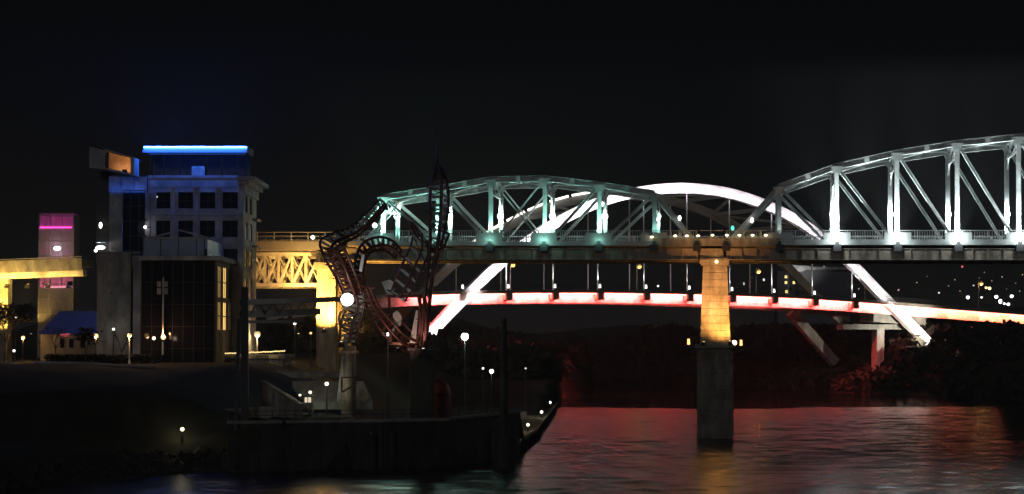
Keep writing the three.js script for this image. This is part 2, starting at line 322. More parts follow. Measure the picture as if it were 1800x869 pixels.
function globe(at, r, color, k, cd, label, group) {
  const o = thing('globe_lamp', label, 'lamp', at, group);
  const g = new THREE.Mesh(new THREE.SphereGeometry(r, 14, 10), glow(...color, k)); g.name = 'globe'; o.add(g);
  const a = new THREE.Mesh(new THREE.BoxGeometry(0.1, 0.1, 0.6), M.dark); a.name = 'bracket'; a.position.z = -r - 0.25; o.add(a);
  for (const k of [-1, 1]) bulb(at.clone().addScaledVector(up, k * (r + 0.16)), color, cd / 2, 8);
}
LEFT.top.forEach((v, i) => {
  const y = 378 + 1, at = bp([674, 770, 863, 958, 1054, 1151][i], 372).addScaledVector(BN, BW - 0.85);
  globe(at, 0.46, [0.8, 1, 0.93], 7, [60, 60, 60, 60, 40, 30][i], `white globe lamp on the ${ORD[i]} far post of the left truss`, 'globe lamps half way up the far posts');
});
RIGHT.top.slice(1, 6).forEach((v, i) => {
  const at = bp([1471, 1577, 1683, 1791, 1902][i], 368).addScaledVector(BN, BW - 0.85);
  globe(at, 0.44, [0.85, 0.97, 1], 8, 80, `white globe lamp on the ${ORD[i + 1]} far post of the right truss`, 'globe lamps half way up the far posts');
});
LEFT.top.forEach((v, i) => { const b = LEFT.bottom[i + 1].clone().addScaledVector(BN, BW - 1.2).addScaledVector(up, 0.45); flood(b, v.clone().addScaledVector(BN, BW).addScaledVector(up, -0.6), MINT, [80, 60, 55, 60, 55, 60][i], 36, mintLens, `small mint floodlight at the foot of the ${ORD[i]} far post of the left truss`, 'floodlights along the far side of the left truss'); });
RIGHT.top.slice(1, 7).forEach((v, i) => { const b = RIGHT.bottom[i + 2].clone().addScaledVector(BN, BW - 1.2).addScaledVector(up, 0.45); flood(b, v.clone().addScaledVector(BN, BW).addScaledVector(up, -0.6), COOL, 900, 36, coolLens, `white floodlight at the foot of the ${ORD[i + 1]} far post of the right truss`, 'floodlights along the far side of the right truss'); });
// little walkway lamps on the rail over the pier
[[1147, 418], [1188, 416], [1208, 416], [1228, 416], [1253, 415], [1278, 415], [1300, 415], [1323, 415], [1346, 415]].forEach(([x, y], i) => {
  const at = bp(x, y, -2.1), o = thing('rail_lamp', `small warm rail lamp above the orange pier, ${ORD[i]} from the left`, 'lamp', at, 'rail lamps above the orange pier');
  part('lens', new THREE.SphereGeometry(0.18, 10, 8).scale(1.35, 0.8, 0.8).translate(at.x, at.y, at.z), glow(1, 0.82, 0.5, 3.2), o);
  part('hood', new THREE.CylinderGeometry(0.3, 0.3, 0.07, 10).translate(at.x, at.y + 0.2, at.z), M.dark, o);
  part('arm', rod(at.clone().addScaledVector(BN, 0.36).addScaledVector(up, 0.17), at.clone().addScaledVector(up, 0.17), 0.04), M.dark, o);
  bulb(at, WARM, 2.2, 10);
});
{ const at = bp(683, 371, 5), o = thing('portal_lamp', 'bright mint lamp inside the left portal of the left truss', 'lamp', at); part('lens', ball(at, 0.22), glow(0.6, 1, 0.88, 6), o); part('hanger', rod(at, at.clone().setY(bp(683, 348).y), 0.05), M.dark, o); bulb(at, [0.4, 1, 0.8], 55, 8); }
{ const at = bp(660, 397, -0.7), o = thing('post_globe', 'white globe lamp on the left sloping end post of the left truss', 'lamp', at); part('lens', ball(at, 0.34), glow(0.92, 1, 0.95, 6), o); part('bracket', bar(at, at.clone().addScaledVector(BN, 0.6), 0.1, 0.1, up), M.dark, o); bulb(at.clone().addScaledVector(up, 0.5), MINT, 8, 8); }
// globe on the near end post right of the pier, lamp hung under the deck at left
[[1195, 384, BW, 'oval white lamp on the sloping end post left of the pier'], [1322, 388, BW, 'oval white lamp on the sloping end post right of the pier'], [1288, 402, 0.2, 'teal lamp at the foot of the right truss end post']].forEach(([x, y, w, label], i) => {
  const at = bp(x, y, 0).addScaledVector(BN, -0.6), o = thing('post_lamp', label, 'lamp', at, 'lamps on the end posts');
  const teal = i === 2, col = teal ? [0.1, 1, 0.75] : [1, 0.98, 0.92];
  part('lens', new THREE.SphereGeometry(0.24, 12, 8).scale(1, 1.6, 1).translate(at.x, at.y, at.z), glow(...col, teal ? 1.2 : 3), o);
  part('clamp', bar(at.clone(), at.clone().addScaledVector(BN, 0.4), 0.1, 0.1, up), M.dark, o);
  bulb(at.clone().addScaledVector(BN, 0.33), teal ? [0.1, 1, 0.8] : WHITE, teal ? 5 : 3, 10);
});

// ---------------------------------------------------------------- piers of the footbridge
function taper(cx, x0, x1, y0, y1, t0, t1, top0, top1, inset) {   // a battered shaft along the bridge's width: half widths at the foot and the head
  const q = (s, w, y) => V(cx.x, 0, cx.z).addScaledVector(BU, s).addScaledVector(BN, w).setY(y);
  const p = [q(x0, t0, y0), q(x1, t0, y0), q(x1, t1, y0), q(x0, t1, y0), q(top0, t0 + inset, y1), q(top1, t0 + inset, y1), q(top1, t1 - inset, y1), q(top0, t1 - inset, y1)];
  const f = [[0, 1, 5, 4], [1, 2, 6, 5], [2, 3, 7, 6], [3, 0, 4, 7], [4, 5, 6, 7], [1, 0, 3, 2]], pos = [];
  for (const [a, b, c, d] of f) for (const k of [a, b, c, a, c, d]) pos.push(...p[k].toArray());
  const g = new THREE.BufferGeometry(); g.setAttribute('position', new THREE.Float32BufferAttribute(pos, 3)); g.computeVertexNormals(); return g;
}
{
  const c = bp(1257, 430), yTop = bp(1257, 455).y, yCap = bp(1257, 467).y, yLedge = bp(1257, 606).y, S = 300 / FOCAL;
  const t = thing('stone_pier', 'tapered stone river pier glowing orange, standing in the water', 'bridge pier', V(c.x, 0, c.z));
  for (let k = 0; k < 11; k++) {                              // courses of the upper shaft, each its own ring of stone
    const a = k / 11, b = (k + 1) / 11 - 0.004, w = (q) => (53 - 11 * q) / 2 * S, y = (q) => yLedge + (yCap - yLedge) * q;
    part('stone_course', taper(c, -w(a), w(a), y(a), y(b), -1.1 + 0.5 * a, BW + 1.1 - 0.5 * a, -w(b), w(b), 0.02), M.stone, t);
  }
  part('cap', [taper(c, -24 * S, 24 * S, yCap, yTop, -1.3, BW + 1.3, -24 * S, 24 * S, 0), taper(c, -26 * S, 26 * S, yTop - 0.35, yTop + 0.02, -1.5, BW + 1.5, -26 * S, 26 * S, 0)], M.stone, t);
  part('ledge', taper(c, -35 * S, 34 * S, yLedge - 0.5, yLedge, -2.2, BW + 2.2, -35 * S, 34 * S, 0), M.concrete, t);
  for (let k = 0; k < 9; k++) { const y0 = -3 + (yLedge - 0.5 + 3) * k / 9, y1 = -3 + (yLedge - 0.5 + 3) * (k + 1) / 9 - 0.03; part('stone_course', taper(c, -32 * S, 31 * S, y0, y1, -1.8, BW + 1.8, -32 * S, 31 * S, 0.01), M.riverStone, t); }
  for (const s of [-24, 22]) part('bearing_block', bar(bp(1257 + s * 0.5, 448, 0.3), bp(1257 + s * 0.5, 455.5, 0.3), 0.9, 1.2, BN), M.girder, t);
  const lamps = [[1291, 603, 'round amber lamp on the pier ledge at its right corner'], [1303, 603, 'amber lantern at the far right end of the pier ledge'], [1211, 601, 'amber lantern at the left end of the pier ledge']];
  lamps.forEach(([x, y, label], i) => {
    const at = bp(x, y, [-1.4, 3, -1.2][i]), o = thing('ledge_lamp', label, 'lamp', at, 'lamps on the pier ledge');
    part('lens', i ? new THREE.CylinderGeometry(0.16, 0.2, 0.8, 10).translate(at.x, at.y, at.z) : ball(at, 0.36), glow(1, i ? 0.55 : 0.78, i ? 0.15 : 0.45, i ? 2.5 : 6), o);
    const post = at.clone().addScaledVector(BU, i === 2 ? 0.9 : -0.9); part('bracket', [rod(V(at.x, yLedge - 0.25, at.z), V(at.x, at.y - 0.25, at.z), 0.05), bar(V(at.x, yLedge - 0.25, at.z), V(post.x, yLedge - 0.25, post.z), 0.1, 0.1, up)], M.dark, o);
    part('cap', new THREE.ConeGeometry(0.3, 0.2, 10).translate(at.x, at.y + (i ? 0.5 : 0.42), at.z), M.dark, o);
    if (i) bulb(at, SODIUM, 8, 10);
  });
  const fl = bp(1284, 603, -4.2);
  flood(fl, bp(1262, 540, 0), [1, 0.47, 0.1], 400, 52, glow(1, 0.6, 0.2, 3), 'amber floodlight on the pier ledge aimed up the shaft', 'amber floodlights at the piers');
  const fl2 = bp(1238, 604, -6.5);
  flood(fl2, bp(1254, 485, 0), [1, 0.42, 0.13], 1000, 34, glow(1, 0.6, 0.2, 3), 'second amber floodlight on the pier ledge, left of the shaft', 'amber floodlights at the piers');
  const la = bp(1260, 461, -1.75), o = thing('pier_lamp', 'small amber lamp under the deck on the pier cap', 'lamp', la); part('lens', ball(la, 0.24), glow(1, 0.75, 0.4, 3), o); part('bracket', bar(la, la.clone().addScaledVector(BN, 0.5), 0.1, 0.1, up), M.dark, o); bulb(la.clone().addScaledVector(BN, -0.1), SODIUM, 6, 10);
}
{
  const c = bp(573, 430), yTop = bp(573, 462).y, yBase = ground(c.x, -c.z) - 1, S = 0.081;
  const t = thing('land_pier', 'twin column bridge pier on land lit bright yellow', 'bridge pier', V(c.x, yBase, c.z));
  for (const w of [0.2, BW - 3.2]) part('column', taper(c, -18 * S, 17 * S, yBase, yTop - 1, w, w + 3, -17 * S, 16 * S, 0.1), M.stone, t);
  part('cap_beam', taper(c, -20 * S, 19 * S, yTop - 1, yTop, -0.6, BW + 0.6, -21 * S, 20 * S, 0), M.stone, t);
  flood(bp(580, 582, -4.5), bp(572, 520, 0.2), [1, 0.5, 0.1], 4600, 45, glow(1, 0.6, 0.2, 3), 'sodium floodlight on the ground before the yellow land pier', 'amber floodlights at the piers');
  flood(bp(640, 588, -2), bp(606, 520, BW - 3), [1, 0.5, 0.09], 2200, 40, glow(1, 0.6, 0.2, 3), 'sodium floodlight beside the far column of the land pier', 'amber floodlights at the piers');
}
// deck truss approach, left of the land pier
{
  const t = thing('approach_truss', 'orange lit deck truss approach between tower building and yellow pier', 'bridge', bp(420, 470));
  const sh = (v, w) => v.clone().addScaledVector(BN, w);
  const top = [], bot = [], N = 8; for (let i = 0; i <= N; i++) { const x = 560 - i * 24; top.push(bp(x, 447)); bot.push(bp(x, 501)); }
  for (const w of [0.6, BW - 0.6]) {
    for (let i = 0; i < N; i++) {
      part('top_chord', bar(sh(top[i], w), sh(top[i + 1], w), 0.5, 0.45, BN), M.steel, t); part('bottom_chord', bar(sh(bot[i], w), sh(bot[i + 1], w), 0.5, 0.45, BN), M.steel, t);
      part('diagonal', bar(sh(bot[i + 1], w), sh(top[i], w), 0.34, 0.32, BN), M.steel, t);
      part('counter_diagonal', bar(sh(top[i + 1], w), sh(bot[i], w), 0.14, 0.1, BN), M.steel, t);
    }
    for (let i = 0; i <= N; i++) part('vertical_post', bar(sh(bot[i], w), sh(top[i], w), 0.34, 0.4, BN), M.steel, t);
  }
  for (let i = 0; i <= N; i++) part('cross_frame', [bar(sh(top[i], 0.6), sh(bot[i], BW - 0.6), 0.2, 0.2, BU), bar(sh(bot[i], 0.6), sh(top[i], BW - 0.6), 0.2, 0.2, BU), bar(sh(bot[i], 0.6), sh(bot[i], BW - 0.6), 0.3, 0.3, BU)], M.steel, t);
  const A = bp(605, 431), Z = bp(368, 431), dn = (v, w, h) => sh(v, w).addScaledVector(up, h);
  part('deck', bar(dn(A, BW / 2, 0.1), dn(Z, BW / 2, 0.1), 0.3, BW + 3.4, BN), M.deck, t);
  for (const w of [-1.72, BW + 1.72]) { part('deck_edge', bar(dn(A, w, -0.2), dn(Z, w, -0.2), 1.3, 0.1, BN), M.rail, t); const r = part('railing', [0.62, 1.2, 1.75].map((h) => bar(dn(A, w, h), dn(Z, w, h), 0.09, 0.09, BN)), M.rail, t); for (let i = 0; i <= 8; i++) part('railing_post', bar(dn(A.clone().lerp(Z, i / 8), w, 0.4), dn(A.clone().lerp(Z, i / 8), w, 1.8), 0.12, 0.12, BN), M.rail, r); }
  part('girder', bar(dn(A, 0.7, -0.85), dn(Z, 0.7, -0.85), 0.5, 0.4, BN), M.steel, t);
  flood(bp(540, 590, -6), bp(500, 475, 0), [1, 0.43, 0.12], 850, 38, glow(1, 0.6, 0.2, 3), 'sodium floodlight on the ground under the orange deck truss', 'amber floodlights at the piers');
  flood(bp(610, 560, 3), bp(690, 462, 4), [1, 0.5, 0.1], 420, 50, glow(1, 0.6, 0.2, 3), 'sodium floodlight aimed at the left truss underside', 'amber floodlights at the piers');
  const at = bp(540, 415, 4), o = thing('deck_lamp', 'white lamp on a short post above the orange deck truss', 'lamp', at); part('globe', ball(at, 0.3), glow(1, 0.97, 0.95, 4), o); part('post', rod(V(at.x, bp(540, 429).y, at.z), V(at.x, at.y - 0.3, at.z), 0.06), M.dark, o); bulb(at.clone().add(V(0, -0.1, 0.4)), WHITE, 12, 8);
}

// ---------------------------------------------------------------- the arch bridge farther down the river
const KN = V(-0.453, 0, -1).normalize(), KU = V(1, 0, -0.453).normalize(), KO = P(1195, 500, 514), KW = 30;
const kp = (px, py, t = 0) => onPlane(px, py, KO, KN).addScaledVector(KN, t);
{
  const t = thing('arch_bridge', 'white steel arch road bridge behind the footbridge, its deck glowing red', 'bridge', kp(745, 596));
  const cen = [[745, 596], [810, 529], [872, 468], [940, 414], [1000, 379], [1065, 351], [1132, 336], [1200, 331], [1270, 338], [1330, 355], [1390, 382], [1440, 415], [1490, 458], [1540, 510], [1590, 561], [1640, 612]].map(([x, y]) => kp(x, y));
  const curve = new THREE.CatmullRomCurve3(cen), N = 44, pts = curve.getSpacedPoints(N);
  const ribGeo = (w, depth, width) => {                        // a box section swept along the arch
    const pos = [], ring = pts.map((p, i) => { const z = curve.getTangentAt(i / N), x = KN.clone().cross(z).normalize().multiplyScalar(-1); return [[-1, -1], [1, -1], [1, 1], [-1, 1]].map(([a, b]) => p.clone().addScaledVector(KN, w + a * width / 2).addScaledVector(x, b * depth / 2)); });
    for (let i = 0; i < N; i++) for (let k = 0; k < 4; k++) { const a = ring[i][k], b = ring[i][(k + 1) % 4], c = ring[i + 1][(k + 1) % 4], d = ring[i + 1][k]; for (const v of [a, c, b, a, d, c]) pos.push(...v.toArray()); }
    const g = new THREE.BufferGeometry(); g.setAttribute('position', new THREE.Float32BufferAttribute(pos, 3)); g.computeVertexNormals(); return toCreasedNormals(g, 0.5);
  };
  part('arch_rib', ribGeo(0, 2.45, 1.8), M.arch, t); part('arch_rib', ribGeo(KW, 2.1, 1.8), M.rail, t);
  const at = (s) => curve.getPointAt(s), across = (p, w) => p.clone().addScaledVector(KN, w);
  const st = [0.3, 0.36, 0.43, 0.5, 0.57, 0.64, 0.7];
  st.forEach((s, i) => { part('cross_strut', bar(at(s), across(at(s), KW), 0.9, 0.9, up), M.rail, t); if (i < st.length - 1) part('brace', bar(across(at(s), i % 2 ? KW : 0), across(at(st[i + 1]), i % 2 ? 0 : KW), 0.6, 0.6, up), M.rail, t); });
  // deck line
  const dl = [[470, 540], [560, 530], [640, 521], [720, 515], [810, 512], [890, 511], [972, 510.5], [1051, 510.5], [1132, 511.5], [1208, 513], [1283, 515.5], [1357, 518.5], [1428, 522], [1498, 526.5], [1548, 530.5], [1590, 534], [1650, 538.5], [1720, 544], [1800, 550], [1900, 557.5], [2050, 568], [2300, 584]];
  const line = dl.map(([x, y]) => kp(x, y, -1.6));
  const off = (v, w, h) => v.clone().addScaledVector(KN, w).addScaledVector(up, h);
  for (let i = 0; i < line.length - 1; i++) {
    const a = line[i], b = line[i + 1];
    part('deck', bar(off(a, KW / 2 + 1.6, -0.35), off(b, KW / 2 + 1.6, -0.35), 0.5, KW + 3.2, KN), M.whiteSteel, t);
    part('deck_edge', [bar(off(a, 0.06, -0.3), off(b, 0.06, -0.3), 0.75, 0.12, KN)], M.girder, t);
    part('edge_girder', [bar(off(a, 2.6, -1.75), off(b, 2.6, -1.75), 2.3, 0.4, KN), bar(off(a, 3.6, -2.95), off(b, 3.6, -2.95), 0.12, 2.6, KN)], M.whiteSteel, t);
    part('edge_girder', bar(off(a, KW + 0.6, -1.75), off(b, KW + 0.6, -1.75), 2.3, 0.4, KN), M.whiteSteel, t);
    part('railing', [0.5, 0.9, 1.3].map((h) => bar(off(a, 0.1, h), off(b, 0.1, h), 0.07, 0.07, KN)), M.frame, t);
  }
  const hang = [[810, 0], [890, 1], [972, 1], [1051, 1], [1132, 1], [1208, 1], [1283, 1], [1357, 1], [1428, 1], [1498, 1]];
  const topAt = (q) => { let best = null, bd = 1e9; for (let k = 0; k <= 400; k++) { const c = curve.getPointAt(k / 400), d = Math.abs(c.clone().sub(q).dot(KU)); if (d < bd) { bd = d; best = c; } } return best; };
  hang.forEach(([x], i) => {
    const k = dl.findIndex((d) => d[0] === x), base = off(line[k], 1.6, -0.3), head = topAt(base);
    if (head.y > base.y + 1) { part('hanger', rod(base, V(base.x, head.y, base.z), 0.16), M.arch, t); const f = off(base, KW, 0); part('hanger', rod(f, V(f.x, head.y, f.z), 0.16), M.arch, t); }
    part('anchor_bracket', bar(off(line[k], 0.9, -0.5), off(line[k], 0.9, -2.3), 1.5, 2.6, KN), M.girder, t);
    const lamp = off(line[k], 0.5, 0.5), o = thing('hanger_lamp', `white uplight at the foot of the ${ORD[i]} arch hanger from the left`, 'floodlight', lamp, 'uplights at the arch hangers');
    part('lens', rod(lamp, lamp.clone().addScaledVector(up, 0.9), 0.26, 0.22), glow(1, 1, 0.97, 3.5), o); part('base', rod(lamp.clone().addScaledVector(up, -0.6), lamp, 0.32), M.dark, o);
    spot(lamp.clone().addScaledVector(up, 1.0), V(base.x, base.y + 9, base.z), WHITE, 90, 40, 0.5, 10);
  });
  // floor beams below
  for (let i = 3; i < line.length - 1; i++) for (const f of [0, 0.5]) { const p = line[i].clone().lerp(line[i + 1], f); part('floor_beam', bar(off(p, 3, -1.3), off(p, KW, -1.3), 1.3, 0.5, up), M.whiteSteel, t); }
  // LED tubes hung under the deck's edge, one per bay
  const red = [1, 0.085, 0.075], redTube = glow(1, 0.3, 0.24, 5);
  for (let i = 3; i < line.length - 2; i++) {
    const inset = i < 14 ? 0.9 : 0.1, L = line[i].distanceTo(line[i + 1]), e = line[i + 1].clone().sub(line[i]).normalize();
    const a = off(line[i], 0.45, -0.85).addScaledVector(e, inset), b = off(line[i + 1], 0.45, -0.85).addScaledVector(e, -inset), mid = a.clone().lerp(b, 0.5);
    const o = solo('led_tube_light', `red light tube under the arch bridge deck edge, ${ORD[i - 3]} bay from the left`, 'light tube', rod(a, b, 0.13), redTube, 'red light tubes under the arch bridge deck');
    strip(a.clone().addScaledVector(KN, 0.2), b.clone().addScaledVector(KN, 0.2), off(mid, 2.2, -0.75), i < 14 ? red : [1, 0.19, 0.09], 0.25, i < 14 ? 520 : 200);
  }
  // red light bars slung under the deck, shining up at its soffit
  for (let i = 5; i < 12; i++) for (const w of [8, 15, 22]) {
    const e = line[i + 1].clone().sub(line[i]).normalize(), a = off(line[i], w, -2.75).addScaledVector(e, 0.9), b = off(line[i + 1], w, -2.75).addScaledVector(e, -0.9);
    solo('soffit_light_bar', `red light bar under the arch bridge deck, ${ORD[i - 5]} lit bay from the left, ${w < 10 ? 'near' : w < 20 ? 'middle' : 'far'} row`, 'light bar', bar(a, b, 0.12, 0.3, KN), glow(1, 0.1, 0.08, 0.6), 'red light bars under the arch bridge soffit');
    strip(a.clone().addScaledVector(up, 0.12), b.clone().addScaledVector(up, 0.12), a.clone().lerp(b, 0.5).addScaledVector(up, 3), [1, 0.12, 0.1], 0.4, 170);
  }
  // floodlight bars along the ribs
  const bars = 26;
  for (let k = 0; k < bars; k++) {
    const s0 = k / bars + 0.003, s1 = (k + 1) / bars - 0.003, z = curve.getTangentAt((s0 + s1) / 2), x = KN.clone().cross(z).multiplyScalar(-1).normalize(), sgn = x.y < 0 ? 1 : -1;
    const o = V(0, 0, 0).addScaledVector(KN, -2.4).addScaledVector(x, sgn * 0.5), a = at(s0).add(o), b = at(s1).add(o), to = at((s0 + s1) / 2);
    solo('arch_light_bar', `slim white light bar along the near arch rib, ${k < 24 ? ORD[k] : ['twenty-fifth', 'twenty-sixth'][k - 24]} from the left foot`, 'light bar', [rod(a, b, 0.07), rod(a, at(s0).addScaledVector(x, sgn * 0.5), 0.05)], glow(1, 0.95, 0.98, 1.0), 'light bars along the near arch rib');
    strip(a.clone().addScaledVector(KN, 0.12), b.clone().addScaledVector(KN, 0.12), to, [1, 0.9, 0.97], 0.3, k < 13 ? 75 : 30);
  }
  // far rib's bright upper line at the left
  for (let k = 4; k < 11; k++) {
    const s0 = k / bars + 0.003, s1 = (k + 1) / bars - 0.003, nx = KN.clone().cross(curve.getTangentAt(s0)).normalize(), lift = nx.multiplyScalar(nx.y > 0 ? 1.5 : -1.5), a = across(at(s0), KW - 1.2).add(lift), b = across(at(s1), KW - 1.2).add(lift);
    solo('arch_light_bar', `thin warm white light line on the far arch rib, ${ORD[k - 4]} from its left foot`, 'light bar', rod(a, b, 0.3), glow(1, 0.93, 0.85, 2.6), 'light lines on the far arch rib');
  }
  // roadway lamps
  [[925, 462, 511], [1150, 465, 512], [1362, 474, 519], [1555, 486, 531], [1757, 496, 547]].forEach(([x, y, y0], i) => {
    const a = kp(x - 3, y0 + 3, 8), h = kp(x - 3, y - 4, 8), e = kp(x + 2, y - 2, 8), o = thing('road_lamp', `amber road lamp on the arch bridge, ${ORD[i]} from the left`, 'street lamp', a, 'amber road lamps on the arch bridge');
    part('pole', [rod(a, h, 0.12, 0.08), rod(h, e, 0.06)], M.whiteSteel, o); const lc = e.clone().add(V(0, -0.25, 0));
    part('lens', new THREE.SphereGeometry(0.46, 10, 8).scale(1.0, 1.1, 0.8).translate(lc.x, lc.y - 0.3, lc.z), glow(1, 0.6, 0.14, 2.2), o); part('hood', new THREE.SphereGeometry(0.62, 10, 6, 0, 6.3, 0, 1.5).scale(1.25, 0.5, 0.9).translate(lc.x, lc.y - 0.15, lc.z), M.frame, o);
    bulb(lc.clone().add(V(-0.2, -0.95, 0)), SODIUM, 26, 8);
  });
  // west pier: cap, cross beam, column and raking leg
  const pier = thing('arch_pier', 'pale concrete cap pier under the right end of the arch bridge', 'bridge pier', kp(1570, 625, 6));
  const q = (x, y, w = 6) => kp(x, y, w);
  part('cap', [bar(q(1548, 557), q(1640, 563), 2.6, 6, KN), bar(q(1546, 549), q(1644, 552), 0.9, 6.4, KN)], M.concrete, pier);
  part('cross_beam', bar(q(1500, 575), q(1632, 575), 1.3, 3, KN), M.concrete, pier);
  part('column', [bar(q(1568, 575.5), q(1566, 690), 2.2, 2.4, KN)], M.concrete, pier);
  part('column', [bar(q(1630, 575.5), q(1630, 640), 1.8, 2.4, KN)], M.concrete, pier);
  part('raking_leg', [bar(q(1466, 548, 20), q(1545, 640, 20), 2.4, 2.0, KN)], M.concrete, pier);
  const lampAt = q(1553, 600, 2); flood(q(1600, 598, -9), q(1590, 560, 4), [1, 0.93, 0.75], 1500, 55, glow(1, 0.95, 0.8, 1), 'floodlight in the trees below the pale cap pier', 'pier floodlights');
  part('thrust_block', [bar(kp(1625, 612), kp(1665, 640), 4, 5, KN)], M.riverStone, pier);
}

// ---------------------------------------------------------------- the west bank: hills, woods, houses and far lights
{
  // woods along the far bank: one mass nobody could count, made of branchy leaf clumps
  const leaf = new THREE.PlaneGeometry(1.7, 1.1), clump = [];
  for (let i = 0; i < 26; i++) { const g = leaf.clone(); g.rotateX(rnd(0, 6)); g.rotateY(rnd(0, 6)); const r = 1.9 * Math.cbrt(rnd()), a = rnd(0, 6.28), b = Math.acos(rnd(-1, 1)); g.translate(r * Math.sin(b) * Math.cos(a), r * Math.cos(b), r * Math.sin(b) * Math.sin(a)); clump.push(clean(g)); }
  const cg = mergeGeometries(clump), spots = [];
  for (let i = 0; i < 760; i++) { const d = rnd(470, 720), x = along(WEST, d) + 3 + Math.pow(rnd(), 1.6) * 120, hh = 3 + 7 * sm(3, 26, x - along(WEST, d)); for (let k = 0; k < 5; k++) spots.push([x + rnd(-2.5, 2.5), Math.min(14.6 + rnd(-1.2, 0.6), ground(x, d) + rnd(0.6, 1) * hh - k * hh * 0.16), -d + rnd(-2.5, 2.5), rnd(0.8, 1.7)]); }
  for (let i = 0; i < 320; i++) { const d = rnd(440, 700), x = along(EAST, d) - 3 - Math.pow(rnd(), 1.4) * 60; for (let k = 0; k < 4; k++) spots.push([x + rnd(-2.5, 2.5), ground(x, d) + rnd(0.5, 5), -d + rnd(-2.5, 2.5), rnd(0.7, 1.4)]); }
  for (let i = 0; i < 260; i++) { const x = rnd(15, 70), d = rnd(655, 700); for (let k = 0; k < 4; k++) spots.push([x + rnd(-3, 3), rnd(2, 11), -d + rnd(-3, 3), rnd(1, 2)]); }
  const m = new THREE.InstancedMesh(cg, M.leaf, spots.length), q = new THREE.Object3D();
  spots.forEach(([x, y, z, s], i) => { q.position.set(x, y, z); q.rotation.set(rnd(0, 6), rnd(0, 6), rnd(0, 6)); q.scale.setScalar(s); q.updateMatrix(); m.setMatrixAt(i, q.matrix); });
  m.name = 'riverside_woods'; m.userData = { label: 'dark leafy woods along the far river banks', category: 'woods', kind: 'stuff' }; scene.add(m);
  // low dark hill behind
  const pos = [], idx = [], n = 60; for (let i = 0; i <= n; i++) { const x = -700 + 1600 * i / n, h = 26 + 10 * Math.sin(i * 0.37) + 6 * Math.sin(i * 1.1 + 1) ; [[1000, 4], [1150, h * 0.8], [1300, h], [1700, h * 0.9]].forEach(([d, y]) => pos.push(x, y, -d)); if (i < n) for (let k = 0; k < 3; k++) { const a = i * 4 + k, b = a + 4; idx.push(a, b, a + 1, b, b + 1, a + 1); } }
  const g = new THREE.BufferGeometry(); g.setAttribute('position', new THREE.Float32BufferAttribute(pos, 3)); g.setIndex(idx); g.computeVertexNormals(); const hm = new THREE.Mesh(g, M.grass); hm.name = 'hills'; hm.userData.kind = 'structure'; scene.add(hm);
}
function farLamp(px, py, d, r, col, k, label, group, elong = 1) {
  r *= 0.78;
  const at = P(px, py, d), gy = Math.max(ground(at.x, d), 0), o = thing('street_lamp', label, 'street lamp', V(at.x, Math.min(gy, at.y - 1), at.z), group);
  part('lens', new THREE.SphereGeometry(r, 10, 8).scale(1, elong, 1).translate(at.x, at.y, at.z), glow(...col, k), o);
  part('pole', rod(V(at.x, Math.min(gy, at.y - 1), at.z), V(at.x, at.y - r * elong, at.z), 0.1, 0.07), M.frame, o);
  part('cap', new THREE.ConeGeometry(r * 0.9, r * 0.5, 8).translate(at.x, at.y + r * elong, at.z), M.frame, o);
  return at;
}
const FAR = 'street lamps beyond the arch bridge';
[[1702, 523, 0.95, [1, 0.98, 1], 4, 'bright white street lamp low over the red deck, apart on its left', 1], [1726, 523, 0.6, [1, 0.95, 0.9], 2, 'small white street lamp between a bright lamp and amber pair', 1], [1734, 506, 0.7, [1, 0.8, 0.25], 2.5, 'left lamp of the yellow pair above white lamps', 1], [1740, 507, 0.85, [1, 0.9, 0.4], 3, 'right lamp of the yellow pair above white lamps', 1],
  [1752, 522, 0.95, [1, 0.98, 1], 4, 'white street lamp first in the curved cluster at far right', 1], [1759, 530, 0.9, [1, 0.96, 0.98], 4, 'white street lamp second in the curved cluster at far right', 1.4], [1766, 534, 0.65, [1, 0.96, 0.98], 3, 'white street lamp third in the curved cluster at far right', 1], [1773, 535, 0.85, [1, 0.96, 0.98], 4, 'white street lamp fourth in the curved cluster at far right', 1], [1779, 521, 0.9, [1, 0.98, 0.96], 4, 'white street lamp topmost right of the curved cluster', 1],
  [1712, 502, 0.45, [0.8, 0.9, 1], 0.8, 'faint bluish lamp above the bright white far lamps', 1], [1651, 515, 0.5, [1, 0.95, 0.85], 1.2, 'small pale lamp right of the white arch leg', 1], [1580, 510, 0.5, [1, 0.7, 0.7], 0.6, 'dim pinkish lamp beside the white arch leg', 1], [1692, 469, 0.55, [1, 0.15, 0.2], 1.2, 'small red lamp high on the dark hill', 1],
  [1510, 508, 0.4, [0.8, 0.85, 1], 0.4, 'faint lamp left of the white arch leg', 1], [1343, 492, 0.55, [0.9, 0.95, 1], 1.2, 'small white lamp right of the pier under the deck', 1.3], [1308, 499, 0.4, [1, 0.9, 0.75], 0.8, 'small cream lamp just right of the pier', 2],
  [1157, 503, 0.55, [1, 1, 1], 2.5, 'small white lamp right of the arch bridge road lamp, left of pier', 1], [1449, 470, 0.5, [0.8, 0.85, 0.95], 0.5, 'faint grey lamp beside the pale roof', 1.5]].forEach(([x, y, r, c, k, l, e]) => farLamp(x, y, 880, r, c, k, l, FAR, e));
[[1612, 497], [1630, 486], [1668, 503], [1679, 492], [1688, 512], [1722, 489], [1731, 479], [1744, 494], [1762, 487], [1770, 508], [1786, 498], [1793, 512], [1798, 483], [1475, 492], [1520, 480], [1322, 488]].sort((p, q) => p[0] - q[0]).forEach(([x, y], i) => farLamp(x, y, 930 + (i * 37) % 90, 0.3, [[1, 0.8, 0.5], [1, 0.6, 0.3], [0.9, 0.95, 1]][i % 3], 0.25 + 0.2 * (i % 4), `tiny ${['amber', 'orange', 'bluish'][i % 3]} lamp scattered on the dark far hill, ${ORD[i]} from the left`, 'tiny lamps scattered on the far hill'));
